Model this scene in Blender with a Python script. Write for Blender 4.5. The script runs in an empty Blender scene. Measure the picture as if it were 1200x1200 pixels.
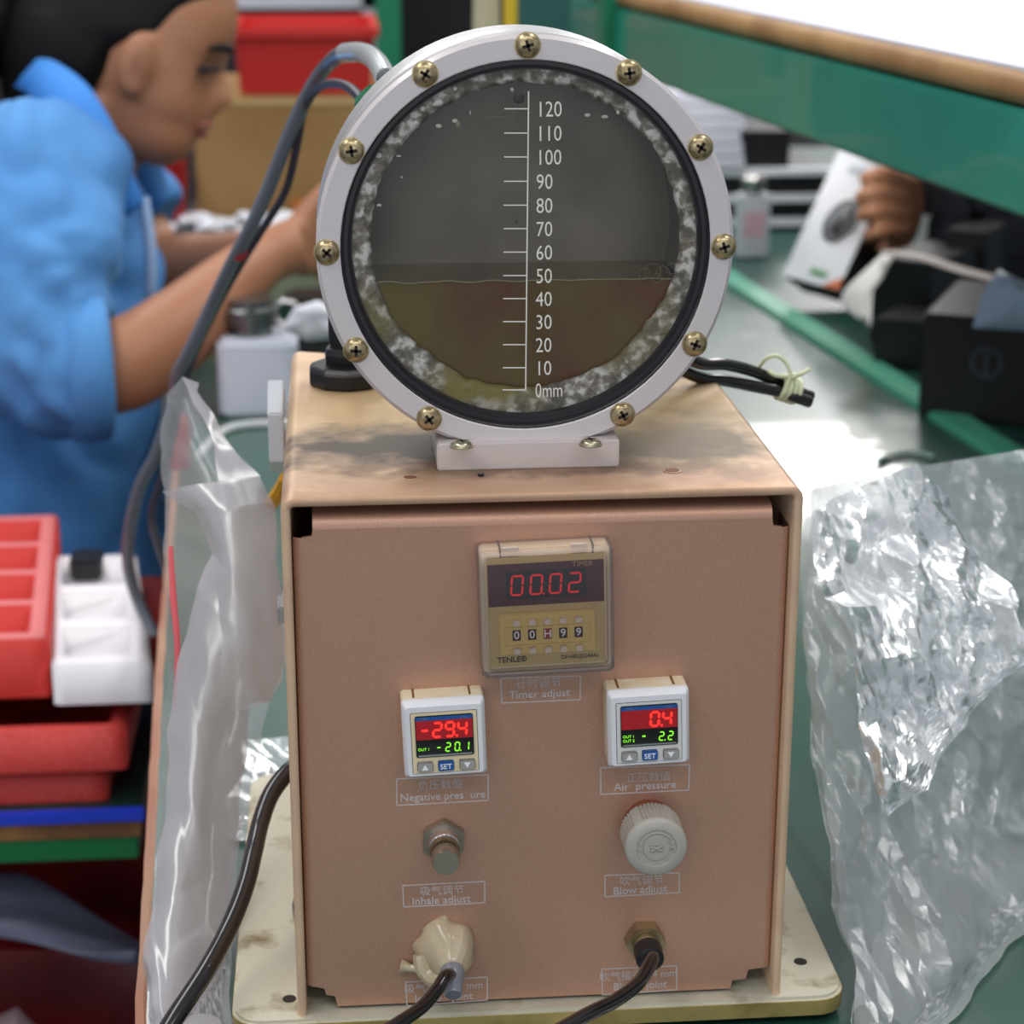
import bpy, bmesh, math, random
import numpy as np
from mathutils import Vector, Matrix, noise
random.seed(4)
pi=math.pi; sin=math.sin; cos=math.cos; V=Vector
# ------------------------------------------------------------------ camera
sc=bpy.context.scene; COL=sc.collection
CAM=V((.02199,-.69145,1.334)); yaw,pitch,roll,FP=.0882,.3059,.0015,2361.4
fw=V((sin(yaw)*cos(pitch),cos(yaw)*cos(pitch),-sin(pitch)))
r0=V((cos(yaw),-sin(yaw),0)); u0=r0.cross(fw)
rt=r0*cos(roll)+u0*sin(roll); up=u0*cos(roll)-r0*sin(roll)
cd=bpy.data.cameras.new('camera'); cam=bpy.data.objects.new('camera',cd); COL.objects.link(cam)
m=Matrix((rt,up,-fw)).transposed().to_4x4(); m.translation=CAM; cam.matrix_world=m
cd.sensor_width=36; cd.lens=FP/1200*36; cd.clip_start=.02; cd.clip_end=60
cd.dof.use_dof=True; cd.dof.focus_distance=.748; cd.dof.aperture_fstop=13
sc.camera=cam
# ------------------------------------------------------------------ world, lamps, exposure
w=bpy.data.worlds.new('world'); sc.world=w; w.use_nodes=True
w.node_tree.nodes['Background'].inputs[0].default_value=(.80,.86,1,1)
w.node_tree.nodes['Background'].inputs[1].default_value=.40
def area(loc,sx,sy,e,col=(1,.98,.95),rot=(0,0,0)):
    l=bpy.data.lights.new('ceiling_or_fill_light','AREA'); l.shape='RECTANGLE'; l.size=sx; l.size_y=sy; l.energy=e; l.color=col
    o=bpy.data.objects.new('ceiling_or_fill_light',l); COL.objects.link(o); o.location=loc; o.rotation_euler=rot; return o
area((-.9,.1,2.75),.5,2.2,24)
area((.9,.9,2.75),.3,2.4,24)
area((-.6,2.6,2.75),.3,2.4,26)
area((1.7,3.4,2.75),.9,3.6,46)
area((2.0,6.7,2.75),.55,1.9,48)
area((.2,5.2,2.75),.4,1.6,14)
area((.25,-1.5,2.6),2.0,.5,16)
area((-.6,-2.9,1.7),2.6,1.3,12,(.95,.98,1),(pi/2,0,-.1))  # added fill light, upright behind the camera, for surfaces facing it
sc.view_settings.view_transform='Standard'; sc.view_settings.look='None'; sc.view_settings.gamma=1
sc.view_settings.use_curve_mapping=False; sc.view_settings.exposure=.12
sc.cycles.max_bounces=10; sc.cycles.transparent_max_bounces=24
# ------------------------------------------------------------------ helpers
def ray(px,py): return fw+rt*((px-600)/FP)-up*((py-600)/FP)
def PX(px,py,ax,v):
    """world point seen at a pixel, on the plane ax=v, or at depth v along the view axis"""
    d=ray(px,py)
    if ax=='d': return CAM+d*v
    k='xyz'.index(ax); return CAM+d*((v-CAM[k])/d[k])
def srgb(c): return tuple((x/255/12.92 if x/255<=.04045 else ((x/255+.055)/1.055)**2.4) for x in c)+(1,)
MATS={}
def mat(name,col,rough=.5,metal=0,spec=.5,trans=0,emit=None,es=1,alpha=1,bump=None,var=None,coat=0,sss=0,ior=1.45):
    """col 0-255 sRGB. bump=(scale,strength). var=(scale,col2,lo,hi) mottling. """
    if name in MATS: return MATS[name]
    mt=bpy.data.materials.new(name); mt.use_nodes=True; nt=mt.node_tree; b=nt.nodes['Principled BSDF']; L=nt.links
    b.inputs['Base Color'].default_value=srgb(col); b.inputs['Roughness'].default_value=rough
    b.inputs['Metallic'].default_value=metal; b.inputs['Specular IOR Level'].default_value=spec
    b.inputs['Transmission Weight'].default_value=trans; b.inputs['Alpha'].default_value=alpha
    b.inputs['Coat Weight'].default_value=coat; b.inputs['IOR'].default_value=ior
    if sss: b.inputs['Subsurface Weight'].default_value=sss; b.inputs['Subsurface Radius'].default_value=(.01,.004,.002)
    if emit: b.inputs['Emission Color'].default_value=srgb(emit); b.inputs['Emission Strength'].default_value=es
    tc=nt.nodes.new('ShaderNodeTexCoord')
    if var:
        n=nt.nodes.new('ShaderNodeTexNoise'); n.inputs['Scale'].default_value=var[0]; n.inputs['Detail'].default_value=6
        L.new(tc.outputs['Object'],n.inputs['Vector'])
        r=nt.nodes.new('ShaderNodeValToRGB'); r.color_ramp.elements[0].position=var[2]; r.color_ramp.elements[1].position=var[3]
        r.color_ramp.elements[0].color=srgb(col); r.color_ramp.elements[1].color=srgb(var[1])
        L.new(n.outputs[0],r.inputs[0]); L.new(r.outputs[0],b.inputs['Base Color'])
    if bump:
        n=nt.nodes.new('ShaderNodeTexNoise'); n.inputs['Scale'].default_value=bump[0]; n.inputs['Detail'].default_value=3
        L.new(tc.outputs['Object'],n.inputs['Vector'])
        bp=nt.nodes.new('ShaderNodeBump'); bp.inputs['Strength'].default_value=bump[1]; bp.inputs['Distance'].default_value=.001
        L.new(n.outputs[0],bp.inputs['Height']); L.new(bp.outputs[0],b.inputs['Normal'])
    MATS[name]=mt; return mt
def film(name,col,opac,gloss=.25,rough=.18,bump=(60,.4)):
    """thin see-through plastic film: part clear, part milky, part shiny"""
    mt=bpy.data.materials.new(name); mt.use_nodes=True; nt=mt.node_tree; L=nt.links; nt.nodes.clear()
    N=nt.nodes.new; out=N('ShaderNodeOutputMaterial'); tr=N('ShaderNodeBsdfTransparent'); tr.inputs[0].default_value=(.97,.98,.98,1)
    df=N('ShaderNodeBsdfDiffuse'); df.inputs[0].default_value=srgb(col); tl=N('ShaderNodeBsdfTranslucent'); tl.inputs[0].default_value=srgb(col)
    gl=N('ShaderNodeBsdfGlossy'); gl.inputs['Roughness'].default_value=rough; gl.inputs[0].default_value=(1,1,1,1)
    a=N('ShaderNodeMixShader'); a.inputs[0].default_value=.35; L.new(df.outputs[0],a.inputs[1]); L.new(tl.outputs[0],a.inputs[2])
    b=N('ShaderNodeMixShader'); b.inputs[0].default_value=opac; L.new(tr.outputs[0],b.inputs[1]); L.new(a.outputs[0],b.inputs[2])
    lw=N('ShaderNodeLayerWeight'); lw.inputs[0].default_value=.35
    mm=N('ShaderNodeMath'); mm.operation='MULTIPLY_ADD'; mm.inputs[1].default_value=.5; mm.inputs[2].default_value=gloss; mm.use_clamp=True
    L.new(lw.outputs['Fresnel'],mm.inputs[0])
    c=N('ShaderNodeMixShader'); L.new(mm.outputs[0],c.inputs[0]); L.new(b.outputs[0],c.inputs[1]); L.new(gl.outputs[0],c.inputs[2])
    if bump:
        tc=N('ShaderNodeTexCoord'); n=N('ShaderNodeTexNoise'); n.inputs['Scale'].default_value=bump[0]; n.inputs['Detail'].default_value=4
        L.new(tc.outputs['Object'],n.inputs['Vector']); bp=N('ShaderNodeBump'); bp.inputs['Strength'].default_value=bump[1]; bp.inputs['Distance'].default_value=.002
        L.new(n.outputs[0],bp.inputs['Height']); L.new(bp.outputs[0],gl.inputs['Normal']); L.new(bp.outputs[0],lw.inputs['Normal'])
    L.new(c.outputs[0],out.inputs[0]); MATS[name]=mt; return mt
def ring(n,t0=0,t1=2*pi): return [t0+(t1-t0)*i/n for i in range(n)]
def basis(ax):
    ax=V(ax).normalized(); h=V((0,0,1)) if abs(ax.z)<.9 else V((1,0,0)); a=ax.cross(h).normalized(); return a,ax.cross(a),ax
class MB:
    def __init__(s): s.v=[]; s.f=[]; s.m=[]; s.M=Matrix(); s.mi=0
    def add(s,vs,fs):
        o=len(s.v); s.v+=[tuple(s.M@V(p)) for p in vs]; s.f+=[tuple(o+i for i in f) for f in fs]; s.m+=[s.mi]*len(fs); return s
    def box(s,x0,x1,y0,y1,z0,z1):
        return s.add([(x,y,z) for x in (x0,x1) for y in (y0,y1) for z in (z0,z1)],[(0,1,3,2),(4,6,7,5),(0,4,5,1),(2,3,7,6),(0,2,6,4),(1,5,7,3)])
    def rbox(s,x0,x1,y0,y1,z0,z1,r,ax='y',n=4):
        """box with rounded corners in the plane across axis ax"""
        if ax=='y': P=rrect(x0,x1,z0,z1,r,n); return s.prism([(a,y0,b) for a,b in P],[(a,y1,b) for a,b in P])
        if ax=='z': P=rrect(x0,x1,y0,y1,r,n); return s.prism([(a,b,z0) for a,b in P],[(a,b,z1) for a,b in P])
        P=rrect(y0,y1,z0,z1,r,n); return s.prism([(x0,a,b) for a,b in P],[(x1,a,b) for a,b in P])
    def prism(s,A,B):
        n=len(A); return s.add(list(A)+list(B),[tuple(range(n)),tuple(range(2*n-1,n-1,-1))]+[(i,i+n,(i+1)%n+n,(i+1)%n) for i in range(n)])
    def lathe(s,c,ax,prof,n=48,cap=True,fx=1,fy=1):
        """prof: list of (radius, distance along ax)"""
        a,b,k=basis(ax); c=V(c); vs=[]; fs=[]
        for r,h in prof: vs+=[c+k*h+(a*cos(t)*fx+b*sin(t)*fy)*r for t in ring(n)]
        for j in range(len(prof)-1):
            for i in range(n): fs.append((j*n+i,j*n+(i+1)%n,(j+1)*n+(i+1)%n,(j+1)*n+i))
        if cap:
            fs.append(tuple(range(n-1,-1,-1))); q=(len(prof)-1)*n; fs.append(tuple(range(q,q+n)))
        return s.add(vs,fs)
    def cyl(s,c,ax,r,h,n=24): return s.lathe(c,ax,[(r,0),(r,h)],n)
    def ell(s,c,rx,ry,rz,n=16,R=None):
        vs=[];fs=[];c=V(c); R=R or Matrix.Identity(3); m_=n//2
        for j in range(1,m_):
            p=pi*j/m_
            for t in ring(n): vs.append(c+R@V((rx*sin(p)*cos(t),ry*sin(p)*sin(t),rz*cos(p))))
        q=len(vs); vs+=[c+R@V((0,0,rz)),c-R@V((0,0,rz))]
        for j in range(m_-2):
            for i in range(n): fs.append((j*n+i,(j+1)*n+i,(j+1)*n+(i+1)%n,j*n+(i+1)%n))
        for i in range(n): fs.append((q,i,(i+1)%n)); fs.append((q+1,(m_-2)*n+(i+1)%n,(m_-2)*n+i))
        return s.add(vs,fs)
    def loft(s,rings,closed=True,cap=True):
        n=len(rings[0]); vs=[p for r in rings for p in r]; fs=[]
        for j in range(len(rings)-1):
            for i in range(n if closed else n-1): fs.append((j*n+i,j*n+(i+1)%n,(j+1)*n+(i+1)%n,(j+1)*n+i))
        if cap and closed: fs.append(tuple(range(n-1,-1,-1))); q=(len(rings)-1)*n; fs.append(tuple(range(q,q+n)))
        return s.add(vs,fs)
    def tube(s,pts,rad,n=12,sub=6,flat=1,cap=True):
        pts=[V(p) for p in pts]
        if not isinstance(rad,(list,tuple)): rad=[rad]*len(pts)
        if sub>1: pts,rad=smooth(pts,rad,sub)
        rings=[]; pa=None
        for i,p in enumerate(pts):
            d=(pts[min(i+1,len(pts)-1)]-pts[max(i-1,0)]).normalized()
            if pa is None: a,b,_=basis(d)
            else:
                a=(pa-d*pa.dot(d)).normalized(); b=d.cross(a)
            pa=a; rings.append([p+(a*cos(t)+b*sin(t)*flat)*rad[i] for t in ring(n)])
        return s.loft(rings,cap=cap)
    def torus(s,c,ax,R,r,n=64,k=10):
        a,b,x=basis(ax); c=V(c); vs=[];fs=[]
        for t in ring(n):
            e=a*cos(t)+b*sin(t); vs+=[c+e*(R+r*cos(q))+x*r*sin(q) for q in ring(k)]
        for i in range(n):
            for j in range(k): fs.append((i*k+j,((i+1)%n)*k+j,((i+1)%n)*k+(j+1)%k,i*k+(j+1)%k))
        return s.add(vs,fs)
    def obj(s,name,mats,parent=None,smooth_=True,bevel=0,bseg=2,angle=.6):
        me=bpy.data.meshes.new(name); me.from_pydata([tuple(v) for v in s.v],[],s.f)
        if not isinstance(mats,(list,tuple)): mats=[mats]
        for x in mats: me.materials.append(x)
        me.polygons.foreach_set('material_index',s.m)
        bm=bmesh.new(); bm.from_mesh(me); bmesh.ops.recalc_face_normals(bm,faces=bm.faces)
        if bevel:
            es=[e for e in bm.edges if len(e.link_faces)==2 and e.calc_face_angle(0)>.6]
            bmesh.ops.bevel(bm,geom=es,offset=bevel,segments=bseg,affect='EDGES',clamp_overlap=True)
        for e in bm.edges:
            if len(e.link_faces)==2 and e.calc_face_angle(0)>angle: e.smooth=False
        for f in bm.faces: f.smooth=smooth_
        bm.to_mesh(me); bm.free()
        o=bpy.data.objects.new(name,me); COL.objects.link(o)
        if parent: o.parent=parent
        return o
def rrect(x0,x1,y0,y1,r,n=4):
    P=[]
    for cx,cy,t in ((x1-r,y1-r,0),(x0+r,y1-r,pi/2),(x0+r,y0+r,pi),(x1-r,y0+r,1.5*pi)):
        P+=[(cx+r*cos(t+pi/2*i/n),cy+r*sin(t+pi/2*i/n)) for i in range(n+1)]
    return P
def smooth(pts,rad,sub):
    P=[];R=[]; n=len(pts)
    for i in range(n-1):
        p0,p1,p2,p3=pts[max(i-1,0)],pts[i],pts[i+1],pts[min(i+2,n-1)]
        for k in range(sub):
            t=k/sub; P.append(.5*((2*p1)+(p2-p0)*t+(2*p0-5*p1+4*p2-p3)*t*t+(3*p1-p0-3*p2+p3)*t**3)); R.append(rad[i]*(1-t)+rad[i+1]*t)
    return P+[pts[-1]],R+[rad[-1]]
def tag(o,label,cat=None,group=None,kind=None):
    if label: o['label']=label
    if cat: o['category']=cat
    if group: o['group']=group
    if kind: o['kind']=kind
    return o
def thing(name,label,cat,loc=(0,0,0),group=None):
    """an Empty at the thing's base; children are built in world coordinates and parented with the offset undone"""
    o=bpy.data.objects.new(name,None); COL.objects.link(o); o.location=loc; o.empty_display_size=.02
    return tag(o,label,cat,group)
def adopt(root):
    """keep world positions of children under a root that was moved to its base point"""
    for c in list(COL.objects):
        if c.parent==root and c.type!='EMPTY' or c.parent==root: c.matrix_parent_inverse=Matrix.Translation(root.location).inverted()
def textmesh(name,s,size,mt,parent,M,depth=.00008,align='CENTER',sx=1,weight=0):
    c=bpy.data.curves.new(name,'FONT'); c.body=s; c.size=size; c.align_x=align; c.align_y='CENTER'; c.extrude=depth; c.offset=weight; c.resolution_u=3
    t=bpy.data.objects.new(name,c); COL.objects.link(t)
    dg=bpy.context.evaluated_depsgraph_get(); me=bpy.data.meshes.new_from_object(t.evaluated_get(dg)); bpy.data.objects.remove(t)
    me.transform(Matrix.Diagonal((sx,1,1,1))); me.transform(M); me.materials.clear(); me.materials.append(mt); me.name=name
    o=bpy.data.objects.new(name,me); COL.objects.link(o)
    if parent: o.parent=parent
    return o
FRONT=Matrix.Rotation(pi/2,4,'X')      # text plane XY -> XZ, facing -y
def onfront(x,y,z,rot=0): return Matrix.Translation((x,y,z))@Matrix.Rotation(-rot,4,'Y')@FRONT
SEG={'0':'abcdef','1':'bc','2':'abged','3':'abgcd','4':'fgbc','5':'afgcd','6':'afgedc','7':'abc','8':'abcdefg','9':'abcfgd','-':'g'}
def sevenseg(b,s,x,z,w,h,t,y,pitch,slant=.1):
    """seven-segment digits as flat bars facing -y, first digit's left edge at x, bottom at z"""
    def bar(x0,z0,x1,z1):
        hw=t/2; dx,dz=(x1-x0),(z1-z0); l=math.hypot(dx,dz); ux,uz=dx/l,dz/l; nx,nz=-uz*hw,ux*hw; g=t*.18
        x0+=ux*g;z0+=uz*g;x1-=ux*g;z1-=uz*g
        P=[(x0,z0),(x0+ux*hw+nx,z0+uz*hw+nz),(x1-ux*hw+nx,z1-uz*hw+nz),(x1,z1),(x1-ux*hw-nx,z1-uz*hw-nz),(x0+ux*hw-nx,z0+uz*hw-nz)]
        sl=lambda p:(p[0]+(p[1]-z)*slant,p[1])
        P=[sl(p) for p in P]; b.prism([(p[0],y,p[1]) for p in P],[(p[0],y+.00015,p[1]) for p in P])
    for ch in s:
        if ch=='.':
            q=x-pitch+w+t*.75; b.box(q,q+t*.9,y,y+.00015,z-t*.4,z+t*.5); continue
        sg=SEG.get(ch,''); a=h/2
        for k,(p,q) in {'a':((0,h),(w,h)),'b':((w,h),(w,a)),'c':((w,a),(w,0)),'d':((0,0),(w,0)),'e':((0,0),(0,a)),'f':((0,a),(0,h)),'g':((0,a),(w,a))}.items():
            if k in sg: bar(x+p[0],z+p[1],x+q[0],z+q[1])
        x+=pitch
# ------------------------------------------------------------------ materials
rose=mat('rose_gold_paint',(184,143,121),.42,.5,bump=(3000,.10),var=(1600,(196,155,133),.4,.7))
def top_paint():
    mt=mat('top_paint',(196,157,136),.45,.3,bump=(3000,.1)); nt=mt.node_tree; L=nt.links; N=nt.nodes.new; b=nt.nodes['Principled BSDF']
    tc=N('ShaderNodeTexCoord')
    def blob(x,y,rx,ry,sc_,pw):
        mp=N('ShaderNodeMapping'); mp.vector_type='POINT'; mp.inputs['Location'].default_value=(-x/rx,-y/ry,0); mp.inputs['Scale'].default_value=(1/rx,1/ry,0)
        L.new(tc.outputs['Object'],mp.inputs[0]); ln=N('ShaderNodeVectorMath'); ln.operation='LENGTH'; L.new(mp.outputs[0],ln.inputs[0])
        n=N('ShaderNodeTexNoise'); n.inputs['Scale'].default_value=sc_; n.inputs['Detail'].default_value=8; L.new(tc.outputs['Object'],n.inputs['Vector'])
        a=N('ShaderNodeMath'); a.operation='MULTIPLY_ADD'; a.inputs[1].default_value=1.6; L.new(n.outputs[0],a.inputs[0]); L.new(ln.outputs['Value'],a.inputs[2])
        r=N('ShaderNodeMapRange'); r.inputs['From Min'].default_value=1.25; r.inputs['From Max'].default_value=2.0; r.inputs['To Min'].default_value=pw; r.inputs['To Max'].default_value=0
        L.new(a.outputs[0],r.inputs[0]); sz=N('ShaderNodeSeparateXYZ'); L.new(tc.outputs['Object'],sz.inputs[0]); g=N('ShaderNodeMapRange'); g.inputs['From Min'].default_value=1.116; g.inputs['From Max'].default_value=1.121; L.new(sz.outputs['Z'],g.inputs[0]); k=N('ShaderNodeMath'); k.operation='MULTIPLY'; L.new(r.outputs[0],k.inputs[0]); L.new(g.outputs[0],k.inputs[1]); return k.outputs[0]
    cur=None; base=srgb((205,172,140))
    n=N('ShaderNodeTexNoise'); n.inputs['Scale'].default_value=28; n.inputs['Detail'].default_value=8; n.inputs['Distortion'].default_value=1.2; L.new(tc.outputs['Object'],n.inputs['Vector'])
    r=N('ShaderNodeValToRGB'); e=r.color_ramp.elements; e[0].position=.3; e[0].color=srgb((206,172,146)); e[1].position=.7; e[1].color=srgb((220,190,156)); L.new(n.outputs[0],r.inputs[0]); cur=r.outputs[0]
    # the vertical sides keep the plain paint: dirt lies on top only
    for (x,y,rx,ry,s_,pw,c) in ((.09,.135,.13,.10,26,.7,(150,126,76)),(.045,.066,.062,.034,70,.95,(66,58,50)),(.150,.066,.050,.05,60,.9,(92,78,56)),(.145,.12,.06,.06,30,.6,(120,100,56)),(.10,.008,.2,.030,70,.55,(150,108,84)),(.10,.030,.075,.012,90,.7,(90,62,40))):
        mx=N('ShaderNodeMix'); mx.data_type='RGBA'; L.new(blob(x,y,rx,ry,s_,pw),mx.inputs[0]); L.new(cur,mx.inputs[6]); mx.inputs[7].default_value=srgb(c); cur=mx.outputs[2]
    L.new(cur,b.inputs['Base Color']); return mt
topm=top_paint()
black=mat('black_plastic',(22,22,26),.4)
rubber=mat('black_rubber',(24,20,24),.3)
cable_m=mat('cable_black',(26,20,20),.22,coat=.4)
alu=mat('brushed_aluminium',(215,214,214),.38,.75,bump=(700,.1))
frost=mat('frosted_acrylic',(202,196,196),.32,.1,coat=.3,bump=(400,.04))
brass=mat('old_brass',(186,170,132),.30,.8,var=(500,(124,104,72),.4,.75))
steel=mat('steel',(190,188,186),.25,.95,bump=(900,.1))
darks=mat('dark_slot',(30,20,12),.6)
cream=mat('cream_plastic',(226,220,204),.4,var=(120,(214,200,168),.45,.8))
white_p=mat('white_plastic',(222,222,226),.38)
plate_m=mat('stained_plate',(200,196,176),.5,.2,var=(60,(128,110,70),.55,.75),bump=(300,.2))
plate_e=mat('brass_edge',(196,176,112),.38,.6,var=(60,(150,128,74),.45,.7))
printm=mat('pale_print',(192,182,180),.6)
goldm=mat('gold_plastic',(226,196,122),.42,.2)
olive_edge=mat('olive_gold',(176,160,88),.4,.3)
gunit=mat('grey_knob',(168,164,154),.45,bump=(1500,.1))
redled=mat('red_digits',(200,20,20),.4,emit=(255,50,40),es=1.3)
redled2=mat('dim_red_digits',(150,25,25),.4,emit=(200,36,42),es=.6)
grnled=mat('green_digits',(90,200,20),.4,emit=(140,235,50),es=.95)
btn_g=mat('grey_button',(158,156,152),.4); btn_b=mat('blue_button',(38,92,160),.35)
printw=mat('white_print',(236,236,240),.5); printk=mat('dark_print',(52,46,30),.6)
# ------------------------------------------------------------------ the tester
ZB=.912; ZT=1.122; W=.19
tester=thing('leak_tester','rose gold metal leak tester box with round liquid window on top','machine',(0.095,.09,.9))
# cover: bent sheet, open at the front
def sheet_profile(t,r0_,inset):
    P=[]
    x0,x1,z1=inset,W-inset,ZT-inset; r=max(r0_-inset,.0008)
    P.append((x0,ZB))
    for cx,a0 in ((x0+r,pi),(x1-r,pi/2)):
        for i in range(7): a=a0-pi/2*i/6; P.append((cx+r*cos(a),z1-r+r*sin(a)))
    P.append((x1,ZB)); return P
def yback(x): return .235-(.235-.160)*max(0,min(1,x/W))
b=MB(); O=sheet_profile(0,.005,0); I=sheet_profile(0,.005,.0034)
n=len(O); ny=12
def prow(P,y): return [(x,y(x) if callable(y) else y,z) for x,z in P]
fr=.0006
rows=[prow(I,yback),prow(I,.0002)]
mid=[(a[0]*.5+c[0]*.5,a[1]*.5+c[1]*.5) for a,c in zip(O,I)]
q=[(a[0]*.8+c[0]*.2,a[1]*.8+c[1]*.2) for a,c in zip(O,I)]; q2=[(a[0]*.2+c[0]*.8,a[1]*.2+c[1]*.8) for a,c in zip(O,I)]
rows+=[prow(q2,-.0004),prow(q,-.0004),prow(O,.0004)]+[prow(O,(lambda k:(lambda x:.0004+(yback(x)-.0004)*k/ny))(k)) for k in range(1,ny+1)]
b.loft(rows,closed=False,cap=False)
cover=b.obj('case_cover',topm,tester,angle=1.0)
b=MB(); b.prism([(.002,yback(.002)-.002,ZB),(W-.002,yback(W-.002)-.002,ZB),(W-.002,yback(W-.002)-.002,ZT-.003),(.002,yback(.002)-.002,ZT-.003)],
    [(.002,yback(.002)-.0035,ZB),(W-.002,yback(W)-.0035,ZB),(W-.002,yback(W)-.0035,ZT-.003),(.002,yback(.002)-.0035,ZT-.003)]); b.obj('back_plate',rose,tester)
# screws / holes at the front of the top
for x,y in ((.0474,.022),(.1453,.0229)):
    b=MB(); b.lathe((x,y,ZT-.0004),(0,0,1),[(.0036,0),(.0036,.0006),(.0026,.0008),(.0022,.0003)],24); b.mi=1; b.cyl((x,y,ZT+.0001),(0,0,1),.0022,.0003,20)
    b.obj('rivet_hole',[topm,mat('hole_brown',(120,80,60),.6,.3)],tester)
b=MB(); b.cyl((.0735,.0225,ZT),(0,0,1),.0012,.0009,10); b.obj('dirt_speck',black,tester)
# front panel with notched corners, rolled edges
XL,XR,ZL,ZU=.0072,.1833,.9175,1.1090
b=MB()
NP=[(XL,.9225),(.0105,.9215),(.0112,.9188),(.0145,.918),(.0155,.9135),(.1705,.9135),(.1712,.917),(.1765,.9176),(.1775,.9215),(XR,.9222),(XR,1.1055),(.1800,1.1060),(.1795,ZU),(.0112,ZU),(.0108,1.1065),(XL,1.1060)]
b.prism([(x,.003,z) for x,z in NP],[(x,.0045,z) for x,z in NP])
def roll(pts0,dirv,r,back):
    """quarter-round edge from the panel face towards the back. pts0: edge end points, dirv: outward"""
    R=[]
    for i in range(8):
        a=pi/2*i/7; R.append([V(p)+V(dirv)*(r*sin(a))+V((0,r*(1-cos(a)),0)) for p in pts0])
    R.append([V(p)+V(dirv)*r+V((0,back,0)) for p in pts0]); b.loft(R,closed=False,cap=False)
roll([(.0112,.003,ZU),(.1795,.003,ZU)],(0,0,1),.0052,.016)
roll([(XL,.003,.9225),(XL,.003,1.1060)],(-1,0,0),.0034,.02)
roll([(XR,.003,.9222),(XR,.003,1.1055)],(1,0,0),.003,.02)
b.obj('front_panel',rose,tester,angle=1.2)
# base plate
b=MB(); b.rbox(-.0255,.2165,-.004,.2245,.9035,.912,.012,'z',6); b.obj('base_plate',[plate_m],tester,bevel=.0012)
b=MB(); b.rbox(-.0257,.2167,-.0043,.2247,.9042,.9106,.012,'z',6); tag(b.obj('base_plate_edge',[plate_e],tester),'dull brass coloured edge band')
for x,y in ((-.012,.012),(.2035,.0235),(-.012,.21),(.203,.2)):
    b=MB(); b.cyl((x,y,.9),(0,0,1),.008,.0037,16); b.obj('rubber_foot',rubber,tester)
for x,y in ((-.0035,.0125),(.2035,.0235)):
    b=MB(); b.lathe((x,y,.9119),(0,0,1),[(.0028,0),(.0026,.0004),(.002,.0005)],16); b.obj('base_screw_hole',darks,tester)
b=MB(); b.mi=0; b.ell((.0,.062,.924),.003,.005,.008,10); b.obj('side_fitting',steel,tester)
# --- printed captions (silk screen)
def at_panel(px,py,y=.003): return PX(px,py,'y',y)
def frame(pxs):
    b=MB(); P=[at_panel(*p,.0029) for p in pxs]; t=.00022
    for i in range(4):
        p,q=P[i],P[(i+1)%4]; d=(q-p).normalized(); nn=V((-d.z,0,d.x))*t
        b.prism([p-nn,q-nn,q+nn,p+nn],[v+V((0,.0002,0)) for v in (p-nn,q-nn,q+nn,p+nn)])
    return b
CAPS=[(((587,795),(680,792),(680,820),(588,824)),'计时调节','Timer adjust',(631,801),(632,813)),
 (((465,913),(572,908),(572,938),(465,944)),'负压数值','Negative pres  ure',(516,920),(519,933)),
 (((704,900),(808,896),(807,926),(704,931)),'正压数值','Air  pressure',(760,911),(756,921)),
 (((472,1038),(568,1033),(568,1058),(473,1063)),'吸气调节','Inhale adjust',(518,1044),(517,1055)),
 (((709,1026),(796,1023),(796,1046),(709,1051)),'吹气调节','Blow adjust',(752,1032),(750,1043)),
 (((475,1151),(571,1145),(571,1172),(477,1179)),'吸气接头Φ4 mm','Inhale - joint',(520,1157),(520,1169)),
 (((705,1136),(793,1132),(793,1160),(706,1166)),'吹气接头Φ4 mm','Blow - joint',(748,1143),(750,1155))]
for fr_,zh,en,pz,pe in CAPS:
    f_=frame(fr_).obj('printed_caption',printm,tester)
    pass
    for s,p,sz,sxx in ((zh,pz,.0043,1.0),(en,pe,.0045 if len(en)<16 else .0043,1.0)):
        P=at_panel(*p); t=textmesh('caption_text',s,sz,printm,f_,onfront(P.x,.0029,P.z,.015),sx=sxx,weight=.00005 if s==en else 0)
# --- local frame for the devices set in the panel
def dev(M,b): b.M=M; return b
def Mloc(px,py,y,rot=.03):
    P=PX(px,py,'y',y); return Matrix.Translation((P.x,0,P.z))@Matrix.Rotation(-rot,4,'Y')
# timer 48 x 48
T=Mloc(641.5,719,-.0105,.03)
b=dev(T,MB()); b.rbox(-.0236,.0236,-.006,.003,-.0236,.0236,.002); tim=b.obj('digital_timer',[mat('timer_case',(238,214,180),.45)],tester,bevel=.0006)
for x in (-.0165,.0172):
    b=dev(T,MB()); b.box(x,x+.0006,-.0062,.003,.0222,.0242); b.obj('case_slot',darks,tim)
for x in (-.0155,.0095):
    b=dev(T,MB()); b.rbox(x,x+.006,-.0066,-.0052,.0232,.0246,.0005); b.obj('cover_clip',mat('clear_clip',(222,208,190),.25,alpha=.9),tim)
b=dev(T,MB()); b.box(-.0212,.0214,-.0068,-.0055,-.0212,.0214); b.obj('faceplate',mat('faceplate_gold',(206,178,124),.42,.3),tim)
b=dev(T,MB()); b.box(-.0210,.0212,-.0072,-.0066,-.0205+.0205+.0012+.0012,.0185); b.obj('display_window',mat('smoked_red',(84,44,52),.18,coat=.5),tim)
b=dev(T,MB()); b.rbox(-.0145,.0148,-.0075,-.0070,.0050,.0158,.0012); b.obj('display_glass',mat('display_dark',(38,26,34),.2,coat=.5),tim)
b=dev(T,MB()); sevenseg(b,'00.02',-.0128,.0068,.0040,.0072,.00072,-.00785,.0070,.08); b.obj('timer_digits',redled2,tim)
b=dev(T,MB()); b.rbox(-.0175,.0177,-.0078,-.0066,-.0164,-.0004,.0004); b.obj('thumbwheel_block',goldm,tim,bevel=.0004)
b=dev(T,MB())
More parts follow.
